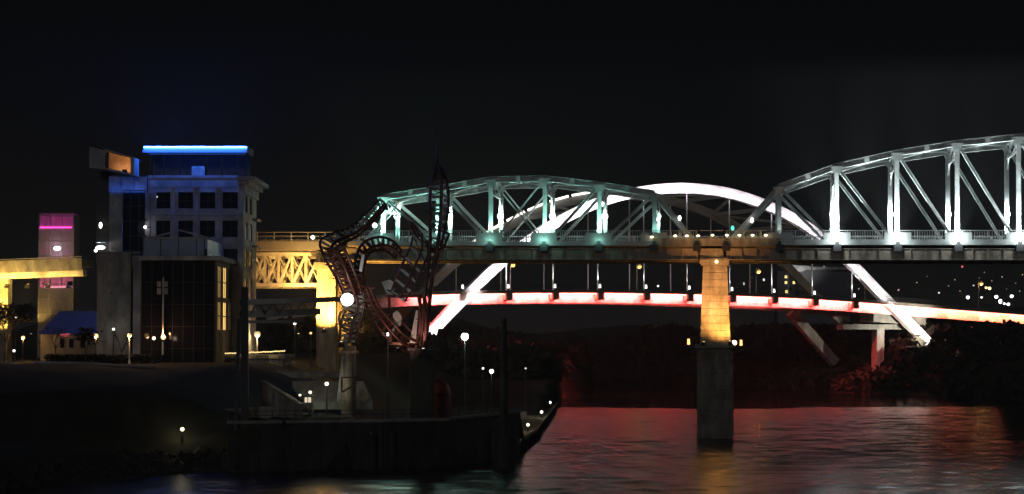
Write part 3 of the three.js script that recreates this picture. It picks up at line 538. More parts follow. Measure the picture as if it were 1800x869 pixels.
// block with a few lit windows beyond the arch
{
  const d = 900, a = P(1368, 480, d), b = P(1402, 560, d), t = thing('far_building', 'dark far building with four amber windows right of the pier', 'building', V((a.x + b.x) / 2, 0, a.z));
  const wins = [[1382, 487], [1382, 497], [1396, 497], [1383, 513], [1390, 508]], S = d / FOCAL;
  const holes = wins.map(([x, y]) => { const c = P(x, y, d); return [c.x - 2.2 * S, c.x + 2.2 * S, c.y - 2.4 * S, c.y + 2.4 * S]; });
  part('wall', holed(a.x, b.x, 4, a.y, 0.4, holes).map((g) => g.translate(0, 0, a.z)), M.facadeDark, t); part('wall', box(a.x, b.x, 4, a.y - 0.2, a.z - 14, a.z - 3), M.facadeDark, t);
  holes.forEach((h, i) => part('lit_window', box(h[0] - 0.2, h[1] + 0.2, h[2] - 0.2, h[3] + 0.2, a.z - 0.7, a.z - 0.5), i === 4 ? M.glass : glow(1, 0.72, 0.25, 1.6), t));
  part('roof', box(a.x - 0.5, b.x + 0.5, a.y + 0.01, a.y + 0.7, a.z - 14, a.z + 0.4), M.facadeDark, t);
  // pale lit roof beside it
  const e = P(1385, 466, 860), f = P(1500, 480, 860), r = thing('pale_pavilion', 'pale lit flat roofed pavilion beyond the arch bridge deck', 'building', V(e.x, 8, e.z));
  part('roof', box(e.x, f.x, f.y + 1.3, f.y + 2.4, e.z - 10, e.z), M.whiteSteel, r); part('wall', box(e.x + 5, f.x - 1, 8, f.y + 1.28, e.z - 9, e.z - 2), M.facadeDark, r); part('fascia', plate([P(1388, 466, 859.5), P(1398, 477, 859.5), P(1412, 478, 859.5), P(1425, 468, 859.5)].reverse(), 0.3), M.whiteSteel, r);
  flood(P(1405, 492, 850), P(1405, 470, 860), WHITE, 260, 50, glow(1, 1, 1, 1), 'floodlight before the pale pavilion roof', 'pavilion floodlight');
}

// ---------------------------------------------------------------- the tower building by the footbridge
const DB = 283, SB = DB / FOCAL, bx = (px) => P(px, 500, DB).x, by = (py) => P(500, py, DB).y, ZB = -DB;
const BLUE = [0.03, 0.16, 1];
{
  const t = thing('tower_building', 'grey stone tower building under the blue light line', 'building', V(bx(345), by(625), ZB));
  const x0 = bx(258), x1 = bx(425), y0 = by(650), y1 = by(313), dep = 15.5;
  const cols = [[273, 298], [312, 338], [350, 377], [390, 417]].map(([a, b]) => [bx(a), bx(b)]), rows = [[338, 367], [388, 417], [438, 467]].map(([a, b]) => [by(b), by(a)]);
  const holes = cols.flatMap(([a, b]) => rows.map(([c, d]) => [a, b, c, d]));
  part('front_wall', holed(x0, x1, y0, y1, 0.5, holes).map((g) => g.translate(0, 0, ZB)), M.facade, t);
  holes.forEach(([a, b, c, d]) => {
    const w = part('window', [box(a - 0.02, b + 0.02, c - 0.02, d + 0.02, ZB - 0.45, ZB - 0.38)], M.glass, t);
    part('mullion', [box((a + b) / 2 - 0.05, (a + b) / 2 + 0.05, c, d, ZB - 0.37, ZB - 0.3), box(a, b, (c + d) / 2 - 0.04, (c + d) / 2 + 0.04, ZB - 0.375, ZB - 0.32)], M.frame, w);
    part('sill', box(a - 0.1, b + 0.1, c - 0.14, c - 0.003, ZB - 0.2, ZB + 0.12), M.facade, w);
  });
  for (const p of [258, 303, 344, 383, 423]) part('pilaster', box(bx(p) - 0.3, bx(p) + 0.3, y0, by(330), ZB + 0.003, ZB + 0.13), M.facade, t);
  for (const p of [329, 377, 428]) part('string_course', box(x0, x1, by(p) - 0.12, by(p) + 0.12, ZB + 0.14, ZB + 0.24), M.facade, t);
  // right wall (faces the river): x = x1
  const rrows = [[340, 370], [388, 420], [437, 468], [487, 520]].map(([a, b]) => [by(b), by(a)]), rcols = [[-5.6, -3.4], [-10.6, -8.2]], rh = rcols.flatMap(([a, b]) => rrows.map(([c, d]) => [a, b, c, d]));
  const turnR = (g) => g.rotateY(Math.PI / 2).translate(x1, 0, ZB);      // local x -> -z, so the wall runs away from us
  const rx = rh.map(([a, b, c, d]) => [-b, -a, c, d]);
  part('side_wall', holed(0.5, dep, y0, y1, 0.5, rx).map(turnR), M.facade, t);
  rx.forEach(([a, b, c, d]) => part('window', turnR(box(a - 0.02, b + 0.02, c - 0.02, d + 0.02, -0.2, -0.1)), M.glass, t));
  part('cornice', [box(x1 - 0.6, x1 + 0.9, y1 - 0.9, y1 - 0.35, ZB - dep, ZB + 0.5), box(x1 - 0.6, x1 + 1.7, y1 - 0.345, y1 + 0.15, ZB - dep, ZB + 0.8), box(x1 + 0.01, x1 + 0.35, y1 - 2.0, y1 - 0.95, ZB - dep, ZB + 0.3)], M.facade, t);
  for (const p of [378, 428]) part('balcony_slab', box(x1 + 0.01, x1 + 0.7, by(p) - 0.15, by(p) + 0.15, ZB - dep, ZB - 11), M.facade, t);
  part('roof', box(x0 + 0.5, x1 - 0.61, y1 - 0.5, y1 - 0.1, ZB - dep, ZB - 0.51), M.facadeDark, t);
  part('parapet', box(x0, x1 - 0.61, y1 + 0.002, y1 + 0.35, ZB - 0.6, ZB + 0.05), M.facade, t);
  // roof terrace: glass screen, posts, plant box and canopy
  const yc = by(262);
  for (const p of [258, 282, 310, 357, 385, 412, 428]) part('terrace_post', box(bx(p) - 0.09, bx(p) + 0.09, y1 + 0.36, yc - 0.5, ZB - 2.2, ZB - 2.0), M.frame, t);
  part('terrace_screen', box(bx(256), bx(430), y1 + 0.36, yc - 0.52, ZB - 5.2, ZB - 5), M.facadeDark, t);
  part('terrace_brace', [bar(V(bx(262), y1 + 0.4, ZB - 2), V(bx(310), yc - 2.4, ZB - 2), 0.1), bar(V(bx(385), yc - 2.4, ZB - 2), V(bx(420), y1 + 0.4, ZB - 2), 0.1)], M.frame, t);
  part('plant_box', box(bx(335), bx(356), by(312), by(292), ZB - 1.4, ZB - 0.2), M.facade, t);
  part('canopy', [box(bx(249), bx(433), yc - 0.5, yc - 0.1, ZB - 7, ZB + 0.3), box(bx(249), bx(433), yc - 0.095, yc + 0.45, ZB - 7, ZB - 0.4)], M.facadeDark, t);
  solo('led_line_light', 'bright blue light line along the tower roof canopy', 'light line', [box(bx(250), bx(432), yc - 0.02, yc + 0.36, ZB - 0.38, ZB - 0.1)], glow(0.1, 0.4, 1, 1.3));
  strip(V(bx(250), yc + 0.2, ZB + 0.7), V(bx(432), yc + 0.2, ZB + 0.7), V(bx(340), yc - 3, ZB + 0.4), BLUE, 0.3, 85);
  strip(V(bx(250), yc + 0.2, ZB - 0.05), V(bx(432), yc + 0.2, ZB - 0.05), V(bx(340), yc + 5, ZB + 2.5), BLUE, 0.35, 600);
  solo('led_line_light', 'blue light line under the tower roof canopy, before its screen', 'light line', [box(bx(256), bx(428), yc - 0.66, yc - 0.51, ZB - 1.2, ZB - 1.1)], glow(0.03, 0.2, 1, 0.15));
  strip(V(bx(256), yc - 0.75, ZB - 1.2), V(bx(428), yc - 0.75, ZB - 1.2), V(bx(340), yc - 4, ZB - 3), BLUE, 0.2, 5);
  const w1 = V(bx(274), by(346), ZB - 0.25); solo('window_lamp', 'tiny white lamp in the top left tower window', 'lamp', ball(w1, 0.1), glow(1, 1, 1, 0.8));
  const w2 = V(bx(255), by(400), ZB + 0.5), wl = thing('wall_lamp', 'white wall lamp at the left edge of the tower', 'lamp', w2); part('lens', ball(w2, 0.2), glow(1, 0.97, 0.95, 4), wl); part('bracket', box(w2.x, w2.x + 0.5, w2.y - 0.05, w2.y + 0.05, w2.z - 0.5, w2.z - 0.1), M.dark, wl); bulb(w2, WHITE, 1.2, 10);
}
// stair tower at its left with tilted roof box
{
  const z = ZB + 1, t = thing('stair_tower', 'slim stair tower with tilted roof box, left of the grey tower', 'building', V(bx(215), by(600), z));
  const B = (a, b, c, d, z0, z1, m, n) => part(n, box(bx(a), bx(b), by(d), by(c), z0, z1), m, t);
  B(193, 215, 310, 640, z - 1.6, z, M.facade, 'corner_column');
  B(166, 192.6, 300.5, 640, z - 4, z - 1.7, M.dark, 'dark_shaft');
  B(215.2, 257, 336, 640, z - 1.2, z - 0.9, M.glass, 'glass_wall');
  for (const y of [362, 388, 414, 440, 466]) B(215.2, 257, y, y + 2, z - 0.89, z - 0.75, M.frame, 'transom');
  for (const x of [228, 243]) B(x, x + 1.5, 336, 640, z - 0.74, z - 0.66, M.frame, 'mullion');
  B(192, 257, 312, 335, z - 0.6, z + 0.1, M.facade, 'band'); for (const x of [213, 236]) B(x, x + 1, 312, 335, z + 0.103, z + 0.12, M.frame, 'panel_joint');
  // tilted roof box, open to the front on the right with a lit soffit
  const q = (x, y, k) => V(bx(x), by(y), k), f = z + 2.2, r = z - 6;
  part('roof_box', [plate([q(163, 298, f), q(190, 301, f), q(190, 264, f), q(163, 258, f)], -0.4)], M.facade, t);
  const quad = (a, b, c, d) => { const g = new THREE.BufferGeometry(); g.setAttribute('position', new THREE.Float32BufferAttribute([a, b, c, a, c, d].flatMap((v) => v.toArray()), 3)); g.computeVertexNormals(); return g; };
  part('roof_top', [plate([q(163, 257.5, f), q(241, 280, f), q(241, 283, f), q(163, 260.5, f)], 5)], M.facade, t);
  part('soffit', [plate([q(190, 301, f), q(241, 311, f), q(241, 308.5, f), q(190, 298.5, f)], -3.5)], M.facade, t);
  part('back_panel', [plate([q(188, 300, f - 3.6), q(241, 310, f - 3.6), q(241, 282, f - 3.6), q(188, 266, f - 3.6)].map((v) => v), -0.2)], M.facade, t);
  part('side_panel', [plate([q(235, 308, f - 0.02), q(241, 309, f - 0.02), q(241, 282.5, f - 0.02), q(235, 281, f - 0.02)], -3.4)], M.facade, t);
  const l = q(222, 303, f - 1.2); flood(l, q(220, 285, f - 3.6), [1, 0.36, 0.09], 26, 70, glow(1, 0.6, 0.3, 3), 'amber uplight inside the tilted roof box', 'roof box uplight');
  strip(V(bx(194), by(336.5), z + 0.9), V(bx(256), by(336.5), z + 0.9), V(bx(225), by(322), z + 0.1), BLUE, 0.2, 9);
  solo('led_line_light', 'dim blue light line below the stair tower band', 'light line', box(bx(194), bx(256), by(338.6), by(337.4), z + 0.86, z + 0.94), glow(0.03, 0.15, 1, 0.2));
  const lampTop = q(178, 397, z), s1 = thing('bracket_lamp', 'upright white lamp left of the stair tower', 'lamp', lampTop); part('lens', new THREE.SphereGeometry(0.22, 10, 8).scale(1, 1.9, 1).translate(lampTop.x, lampTop.y, lampTop.z), glow(1, 0.98, 0.9, 4), s1); part('arm', rod(lampTop, q(193, 400, z - 0.6), 0.04), M.dark, s1);
  const lt = q(178, 436, z), s2 = thing('bracket_lamp', 'wide white lamp above the pale blank wall', 'lamp', lt); part('lens', [new THREE.SphereGeometry(0.3, 10, 8).scale(2.1, 0.9, 1).translate(lt.x, lt.y, lt.z), new THREE.SphereGeometry(0.22, 10, 8).translate(lt.x - 0.6, lt.y - 0.4, lt.z)], glow(1, 1, 0.98, 4), s2); part('arm', rod(lt, q(193, 437, z - 0.6), 0.04), M.dark, s2); part('hood', new THREE.CylinderGeometry(0.3, 0.75, 0.25, 12).translate(lt.x + 0.1, lt.y + 0.75, lt.z), M.paleSteel, s2); bulb(lt.clone().add(V(0, 0.4, 0.4)), WHITE, 3, 6);
}
// blank pale wall block in front
{
  const d = 272, X = (p) => P(p, 500, d).x, Y = (p) => P(500, p, d).y, z = -d, t = thing('blank_wall_block', 'pale blank concrete wall block left of the glass annex', 'building', V(X(205), Y(625), z));
  part('front_wall', holed(X(170), X(229), Y(652), Y(446), 0.5, [[X(195.5), X(197.5), Y(518), Y(515)]]).map((g) => g.translate(0, 0, z)), M.concrete, t);
  part('side_return', box(X(229.3), X(245), Y(652), Y(447), z - 3, z - 0.6), M.facade, t);
  part('slot', box(X(229), X(232), Y(652), Y(470), z - 0.9, z - 0.5), M.dark, t);
  part('coping', box(X(169), X(246), Y(446) + 0.005, Y(443), z - 3, z + 0.06), M.concrete, t);
}
// glass annex at the front
{
  const d = 268, X = (p) => P(p, 500, d).x, Y = (p) => P(500, p, d).y, z = -d, x0 = X(248), x1 = X(377), y0 = Y(652), y1 = Y(458), dep = 26;
  const t = thing('glass_annex', 'dark glass annex with lit yellow side windows', 'building', V(X(310), y0, z));
  const N = 7, R = 5;
  for (let i = 0; i < N; i++) for (let j = 0; j < R; j++) { const a = x0 + (x1 - x0) * i / N, b = x0 + (x1 - x0) * (i + 1) / N, c = y0 + (y1 - y0) * j / R, e = y0 + (y1 - y0) * (j + 1) / R, k = rnd(-0.006, 0.006); part('glass_pane', new THREE.BoxGeometry(b - a - 0.08, e - c - 0.08, 0.06).rotateY(k).rotateX(rnd(-0.004, 0.004)).translate((a + b) / 2, (c + e) / 2, z - 0.1), M.glass, t); }
  for (let i = 0; i <= N; i++) part('mullion', box(x0 + (x1 - x0) * i / N - 0.04, x0 + (x1 - x0) * i / N + 0.04, y0, y1, z - 0.2, z), M.frame, t);
  for (let j = 0; j <= R; j++) part('transom', box(x0, x1, y0 + (y1 - y0) * j / R - 0.04, y0 + (y1 - y0) * j / R + 0.04, z - 0.19, z + 0.03), M.frame, t);
  part('back_wall', box(x0, x1 - 0.6, y0, y1, z - 4, z - 3.7), M.dark, t);
  // side wall towards the river, with tall lit windows on two floors
  const wins = []; for (let i = 0; i < 5; i++) for (const [a, b] of [[468, 522], [531, 580]]) wins.push([1.2 + i * 5, 1.2 + i * 5 + 2.6, Y(b), Y(a)]);
  const turn = (g) => g.rotateY(Math.PI / 2).translate(x1 + 0.25, 0, z);
  part('side_wall', holed(0.1, dep, y0, y1, 0.5, wins).map(turn), std(0.25, 0.17, 0.12, 0.8, 0, { map: stainTex }), t);
  wins.forEach(([a, b, c, e], i) => {
    const lit = [0.25, 0.3, 1.1, 1.5, 0.0, 0.02, 0.7, 1.0, 0.3, 0.5][i];
    const w = part('window', turn(box(a, b, c, e, -0.1, -0.06)), lit ? glow(1, 0.6, 0.16, lit) : M.glass, t);
    part('mullion', [box((a + b) / 2 - 0.12, (a + b) / 2 + 0.12, c, e, -0.05, -0.01), box(a, b, (c + e) / 2 - 0.07, (c + e) / 2 + 0.07, -0.055, -0.02)].map(turn), M.frame, w);
  });
  for (let i = 0; i < 6; i++) part('pier', turn(box(0.05 + i * 5, 0.85 + i * 5, y0, y1, 0.003, 0.035)), std(0.25, 0.16, 0.1, 0.8), t);
  part('roof_slab', [box(x0 - 0.3, x1 + 0.8, y1 + 0.005, y1 + 0.55, z - dep, z + 0.4)], M.facade, t);
  // glass balustrade, pediment and pergola on the roof terrace
  const zr = z - 0.2, yb = y1 + 0.56, yt = Y(421), xs = [250, 281, 312, 344, 358].map(X);
  for (let i = 0; i < 4; i++) part('balustrade_pane', box(xs[i] + 0.06, xs[i + 1] - 0.06, yb + 0.05, yt, zr - 0.05, zr), new THREE.MeshPhysicalMaterial({ color: C(0.6, 0.66, 0.66), roughness: 0.25, transmission: 0.75, thickness: 0 }), t);
  for (const x of xs) part('balustrade_post', box(x - 0.05, x + 0.05, yb, yt + 0.1, zr - 0.1, zr + 0.04), M.frame, t);
  part('handrail', box(xs[0], xs[4], yt + 0.1, yt + 0.3, zr - 0.15, zr + 0.05), M.facade, t);
  for (let i = 0; i < 4; i++) part('balustrade_pane', box(xs[4] + 0.3, xs[4] + 0.38, yb + 0.05, yt, zr - 4.8 - i * 4.9, zr - 0.3 - i * 4.9), new THREE.MeshPhysicalMaterial({ color: C(0.7, 0.72, 0.7), roughness: 0.5, transmission: 0.5, thickness: 0 }), t);
  part('pediment', [bar(V(X(252), Y(417), z - 4), V(X(306), Y(402), z - 4), 0.25, 0.3), bar(V(X(306), Y(402), z - 4), V(X(362), Y(417), z - 4), 0.25, 0.3), bar(V(X(252), Y(418), z - 4), V(X(362), Y(418), z - 4), 0.3, 0.28)], M.facade, t);
  for (const p of [256, 281, 331, 357]) part('pergola_post', box(X(p) - 0.12, X(p) + 0.12, yb, Y(418), z - 4.1, z - 3.9), M.facade, t);
  // tall uplit pole before the glass
  const c = P(286, 593, 266), pole = thing('uplit_pole', 'tall slim pole glowing orange before the dark glass annex', 'pole', V(c.x, Y(624), c.z));
  part('shaft', [rod(V(c.x, Y(624), c.z), V(c.x, Y(487), c.z), 0.13, 0.1)], M.whiteSteel, pole); part('finial', ball(V(c.x, Y(487), c.z), 0.22), M.redSteel, pole);
  part('globe', ball(V(c.x + 0.1, c.y, c.z + 0.35), 0.3), glow(1, 0.62, 0.3, 3), pole); part('collar', rod(V(c.x, c.y - 0.6, c.z), V(c.x, c.y - 0.3, c.z), 0.22), M.dark, pole);
  bulb(V(c.x + 0.02, c.y + 0.42, c.z + 0.4), [1, 0.36, 0.14], 16, 8);
  const cp = thing('banner_frame', 'pair of pale hanging banners behind the orange pole', 'banner', V(c.x, Y(505), z + 0.4));
  for (const s of [-6.5, 5.5]) for (const [a, b] of [[495, 505], [507, 518]]) part('banner', box(X(286 + s) - 0.22, X(286 + s) + 0.3, Y(b), Y(a), z + 0.36, z + 0.4), std(0.4, 0.38, 0.36, 0.9), cp);
  part('rail', [box(X(277), X(296), Y(493.5), Y(493), z + 0.3, z + 0.45), box(X(270), X(300), Y(526.5), Y(526), z + 0.3, z + 0.45)], M.frame, cp);
}
// street lamps before the buildings
function parkLamp(px, py, d, foot, r, col, k, cd, label, group, lit) {
  r *= 0.88;
  const at = P(px, py, d), y0 = foot ?? ground(at.x, d), o = thing('park_lamp', label, 'street lamp', V(at.x, y0, at.z), group);
  part('post', [rod(V(at.x, y0, at.z), V(at.x, at.y - r * 0.8, at.z), 0.1, 0.07), rod(V(at.x, y0, at.z), V(at.x, y0 + 0.5, at.z), 0.18, 0.12)], lit ? M.whiteSteel : M.dark, o);
  part('globe', ball(at, r), glow(...col, k), o); part('cap', new THREE.ConeGeometry(r * 0.8, r * 0.6, 10).translate(at.x, at.y + r * 1.15, at.z), M.dark, o);
  cd *= 1.3; if (cd) bulb(r < 0.245 ? at : at.clone().add(V(0, -r * 0.75, r * 0.9)), col, cd, 8);
}
const PARK = 'globe lamps along the park street', WL = [1, 0.6, 0.24];
parkLamp(168, 591, 266, null, 0.34, WL, 2.6, 9, 'warm globe lamp before the blue roofed shed', PARK);
parkLamp(227, 590, 262, null, 0.32, WL, 2.6, 12, 'warm globe lamp at the foot of the blank pale wall', PARK, 1);
parkLamp(199, 579, 268, null, 0.2, [1, 0.97, 0.95], 2.2, 3, 'small white lamp between two warm globe lamps', PARK);
parkLamp(270, 595, 260, null, 0.24, [1, 0.85, 0.6], 3.3, 3, 'small cream lamp left of the orange pole', PARK);
parkLamp(40, 594, 275, null, 0.28, [1, 0.55, 0.18], 2.2, 16, 'amber lamp beside the tan wall at far left', PARK);
parkLamp(27, 558, 280, null, 0.2, [1, 0.8, 0.5], 2.2, 3, 'small warm lamp under the yellow viaduct', PARK);
parkLamp(24, 617, 268, null, 0.2, [1, 0.9, 0.8], 2.2, 2, 'small white lamp low at far left', PARK);
parkLamp(452, 588, 292, null, 0.5, [1, 0.7, 0.3], 0.77, 26, 'squat amber lantern right of the glass annex', PARK, 1);
parkLamp(817, 592, 345, null, 0.7, [0.72, 1, 0.88], 6, 40, 'large greenish white globe lamp right of the sculpture', PARK);
parkLamp(682, 588, 236, null, 0.24, [1, 0.93, 0.85], 2.75, 4, 'small white lamp inside the lower sculpture', PARK);
parkLamp(574, 675, 234, null, 0.24, [1, 0.93, 0.7], 2.75, 6, 'small white lamp above the terrace steps', PARK);
parkLamp(545, 690, 232, null, 0.2, [1, 0.85, 0.5], 2.75, 5, 'small warm lamp beside the bright little kiosk', PARK);
parkLamp(527, 695, 231, null, 0.16, [1, 0.8, 0.45], 2.2, 3, 'tiny warm lamp left of the bright little kiosk', PARK);
parkLamp(320, 755, 226, null, 0.24, [1, 0.85, 0.5], 3.3, 4, 'lone cream lamp on the dark lower lawn', PARK);
parkLamp(864, 653, 330, null, 0.4, [1, 0.97, 0.95], 2.75, 6, 'white lamp on the dark bank below the red deck', PARK);
parkLamp(849, 648, 340, null, 0.22, [1, 0.97, 0.95], 1.65, 2, 'tiny white lamp left of the white bank lamp', PARK);
parkLamp(924, 648, 350, null, 0.2, [1, 0.97, 0.95], 0.66, 1, 'faint white lamp right of the dark mast', PARK);
parkLamp(518, 568, 298, null, 0.28, [1, 0.97, 0.95], 1.93, 4, 'white lamp under the orange deck truss', PARK);
parkLamp(546, 586, 296, null, 0.2, [1, 0.6, 0.2], 1.65, 2, 'small amber lamp left of the yellow land pier', PARK);
// little kiosk
{ const a = P(535, 712, 231), b = P(546, 699, 231), t = thing('ticket_kiosk', 'tiny bright lit kiosk on the terrace', 'kiosk', V(a.x, a.y, a.z)); for (const [u, v] of [[535, 539.5], [541, 546]]) part('lit_window', box(P(u, 700, 231).x, P(v, 700, 231).x, a.y + 0.25, b.y, a.z - 0.3, a.z - 0.2), glow(1, 0.85, 0.6, 0.8), t); part('wall', box(a.x - 0.2, b.x + 0.2, a.y - 0.8, a.y + 0.24, a.z - 1, a.z), M.concrete, t); part('roof', box(a.x - 0.3, b.x + 0.3, b.y + 0.01, b.y + 0.15, a.z - 1.1, a.z + 0.1), M.frame, t); }

// ---------------------------------------------------------------- yellow viaduct, pink glass tower, blue roofed shed at the left
{
  const d = 300, S = d / FOCAL, X = (p) => P(p, 500, d).x, Y = (p) => P(500, p, d).y, z = -d;
  const t = thing('approach_viaduct', 'concrete approach viaduct at far left lit yellow from below', 'bridge', V(X(70), Y(490), z));
  part('deck', [bar(V(X(-60), Y(469), z - 4), V(X(144), Y(461), z - 4), 0.9, 9, V(0, 0, 1))], M.concrete, t);
  part('edge_beam', [bar(V(X(-60), Y(472), z + 0.7), V(X(145), Y(465), z + 0.7), 1.7, 0.3, V(0, 0, 1))], M.concrete, t);
  part('girder', [bar(V(X(-60), Y(486), z - 1.5), V(X(145), Y(479), z - 1.5), 0.95, 2.8, V(0, 0, 1))], M.whiteSteel, t);
  part('column', [box(X(-14), X(12), Y(640), Y(489), z - 3, z - 0.4)], M.concrete, t);
  part('railing', [bar(V(X(-60), Y(459.5), z + 0.7), V(X(145), Y(451.5), z + 0.7), 0.08)], M.rail, t);
  const Yl = [1, 0.58, 0.09];
  for (const [p, cd] of [[14, 40], [50, 40], [86, 36], [122, 30]]) flood(V(X(p), Y(503), z + 0.6), V(X(p + 3), Y(482), z - 1.0), Yl, cd, 74, glow(1, 0.7, 0.2, 2), `sodium floodlight below the viaduct at far left, ${ORD[(p - 14) / 36]} from the column`, 'floodlights below the yellow viaduct');
  flood(V(X(60), Y(540), z + 7), V(X(66), Y(470), z + 0.7), [1, 0.6, 0.16], 420, 62, glow(1, 0.7, 0.2, 1), 'sodium floodlight on the ground before the viaduct edge', 'floodlights below the yellow viaduct');
  flood(V(X(4), Y(600), z + 3.5), V(X(2), Y(520), z - 1), Yl, 2600, 35, glow(1, 0.7, 0.2, 2), 'sodium floodlight on the ground before the viaduct column', 'floodlights below the yellow viaduct');
}
{
  const d = 330, X = (p) => P(p, 500, d).x, Y = (p) => P(500, p, d).y, z = -d, PINK = [1, 0.04, 0.45];
  const t = thing('glass_lift_tower', 'square glass lift tower glowing pink behind the viaduct', 'tower', V(X(98), Y(630), z)), w = X(128) - X(67);
  const gl = new THREE.MeshPhysicalMaterial({ color: C(0.9, 0.86, 0.9), roughness: 0.25, transmission: 0.82, thickness: 0 });
  const ys = [376, 400, 425, 450, 475, 500, 525, 552, 580, 608, 645].map(Y);
  for (let j = 0; j < ys.length - 1; j++) { for (let i = 0; i < 3; i++) part('glass_pane', box(X(67) + w * i / 3 + 0.05, X(67) + w * (i + 1) / 3 - 0.05, ys[j + 1] + 0.06, ys[j] - 0.06, z - 0.06, z), gl, t); part('transom', box(X(67), X(128), ys[j + 1] - 0.06, ys[j + 1] + 0.06, z - 0.1, z + 0.05), M.facade, t); }
  for (let i = 0; i <= 3; i++) part('mullion', box(X(67) + w * i / 3 - 0.06, X(67) + w * i / 3 + 0.06, Y(645), Y(376), z - 0.12, z + 0.02), M.facade, t);
  part('back_wall', box(X(67), X(128), Y(645), Y(378), z - 4.6, z - 4.4), M.facade, t); for (const x of [67, 127]) part('side_wall', box(X(x), X(x + 1), Y(645), Y(378), z - 4.4, z - 0.13), M.facade, t);
  part('lift_shaft', box(X(80), X(112), Y(645), Y(515), z - 3.4, z - 1.2), M.facadeDark, t); part('landing', [box(X(68), X(126), Y(404), Y(402), z - 4.3, z - 0.2), box(X(68), X(126), Y(508), Y(506), z - 4.3, z - 0.2)], M.facade, t);
  part('roof', box(X(66), X(129), Y(376) + 0.005, Y(374), z - 4.7, z + 0.1), M.facadeDark, t);
  solo('led_tube_light', 'magenta light tube high in the glass lift tower', 'light tube', rod(V(X(69), Y(400), z + 0.12), V(X(125), Y(400), z + 0.12), 0.13), glow(1, 0.05, 0.6, 1.6));
  strip(V(X(70), Y(401), z - 0.7), V(X(125), Y(401), z - 0.7), V(X(98), Y(388), z - 4.4), PINK, 0.3, 48);
  solo('led_tube_light', 'magenta light tube below the viaduct in the lift tower', 'light tube', rod(V(X(78), Y(505), z + 0.12), V(X(118), Y(505), z + 0.12), 0.1), glow(1, 0.35, 0.5, 1.0));
  strip(V(X(70), Y(505), z - 0.8), V(X(125), Y(505), z - 0.8), V(X(98), Y(494), z - 4.4), [1, 0.12, 0.32], 0.3, 70);
  const a = V(X(100), Y(437), z + 0.35); const o = thing('lift_lamp', 'white lamp on the glass lift tower', 'lamp', a); part('lens', new THREE.SphereGeometry(0.38, 10, 8).scale(1.5, 0.9, 0.7).translate(a.x, a.y, a.z), glow(1, 0.85, 0.95, 4), o); part('bracket', box(a.x - 0.1, a.x + 0.1, a.y - 0.1, a.y + 0.1, a.z - 0.4, a.z - 0.1), M.dark, o); bulb(a.clone().add(V(0, 0, 0.5)), [1, 0.7, 0.9], 5, 6);
  flood(V(X(62), Y(590), z + 3), V(X(74), Y(540), z - 0.2), [1, 0.6, 0.12], 90, 24, glow(1, 0.7, 0.3, 1), 'sodium floodlight at the foot of the glass lift tower', 'lift tower floodlight');
}
{
  const d = 276, X = (p) => P(p, 500, d).x, Y = (p) => P(500, p, d).y, z = -d, t = thing('blue_roof_shed', 'low tan shed with blue hipped roof below the lift tower', 'building', V(X(120), Y(626), z));
  const r = [[66, 588, 0], [172, 588, 0], [172, 546, -6], [88, 546, -6], [66, 588, -12], [172, 588, -12]].map(([x, y, k]) => V(X(x), Y(y), z + k));
  const pos = [r[0], r[1], r[2], r[0], r[2], r[3], r[0], r[3], r[4], r[4], r[3], r[2], r[4], r[2], r[5], r[1], r[5], r[2], r[0], r[4], r[5], r[0], r[5], r[1]], g = new THREE.BufferGeometry(); g.setAttribute('position', new THREE.Float32BufferAttribute(pos.flatMap((v) => v.toArray()), 3)); g.computeVertexNormals();
  part('roof', g, M.blueRoof, t);
  for (let i = 1; i < 9; i++) part('roof_seam', bar(V(X(76 + i * 10.4), Y(588), z + 0.04), V(X(88 + i * 9.2), Y(546.5), z - 5.9), 0.06, 0.1, up), M.blueRoof, t);
  const holes = [[104, 112], [120, 128], [140, 148]].map(([a, b]) => [X(a), X(b), Y(612), Y(596)]);
  part('wall', holed(X(70), X(170), Y(648), Y(588) - 0.02, 0.3, holes).map((q) => q.translate(0, 0, z - 0.6)), std(0.4, 0.33, 0.25, 0.9, 0, { map: stainTex }), t); part('side_wall', box(X(70), X(71.5), Y(648), Y(589), z - 11, z - 0.95), M.concrete, t);
  holes.forEach(([a, b, c, e]) => part('window', box(a, b, c, e, z - 0.85, z - 0.8), M.glass, t));
  solo('neon_sign', 'small red neon sign on the tan shed wall', 'sign', [rod(V(X(106), Y(588.5), z + 0.1), V(X(123), Y(587.5), z + 0.1), 0.07), rod(V(X(108), Y(591), z + 0.1), V(X(120), Y(591), z + 0.1), 0.05)], glow(1, 0.08, 0.12, 0.5));
  const bl = V(X(126), Y(500), z + 1.2); flood(bl, V(X(124), Y(568), z - 3), [0.1, 0.17, 1], 2.4, 50, glow(0.1, 0.2, 1, 1), 'blue floodlight under the viaduct above the shed roof', 'shed roof floodlight');
}

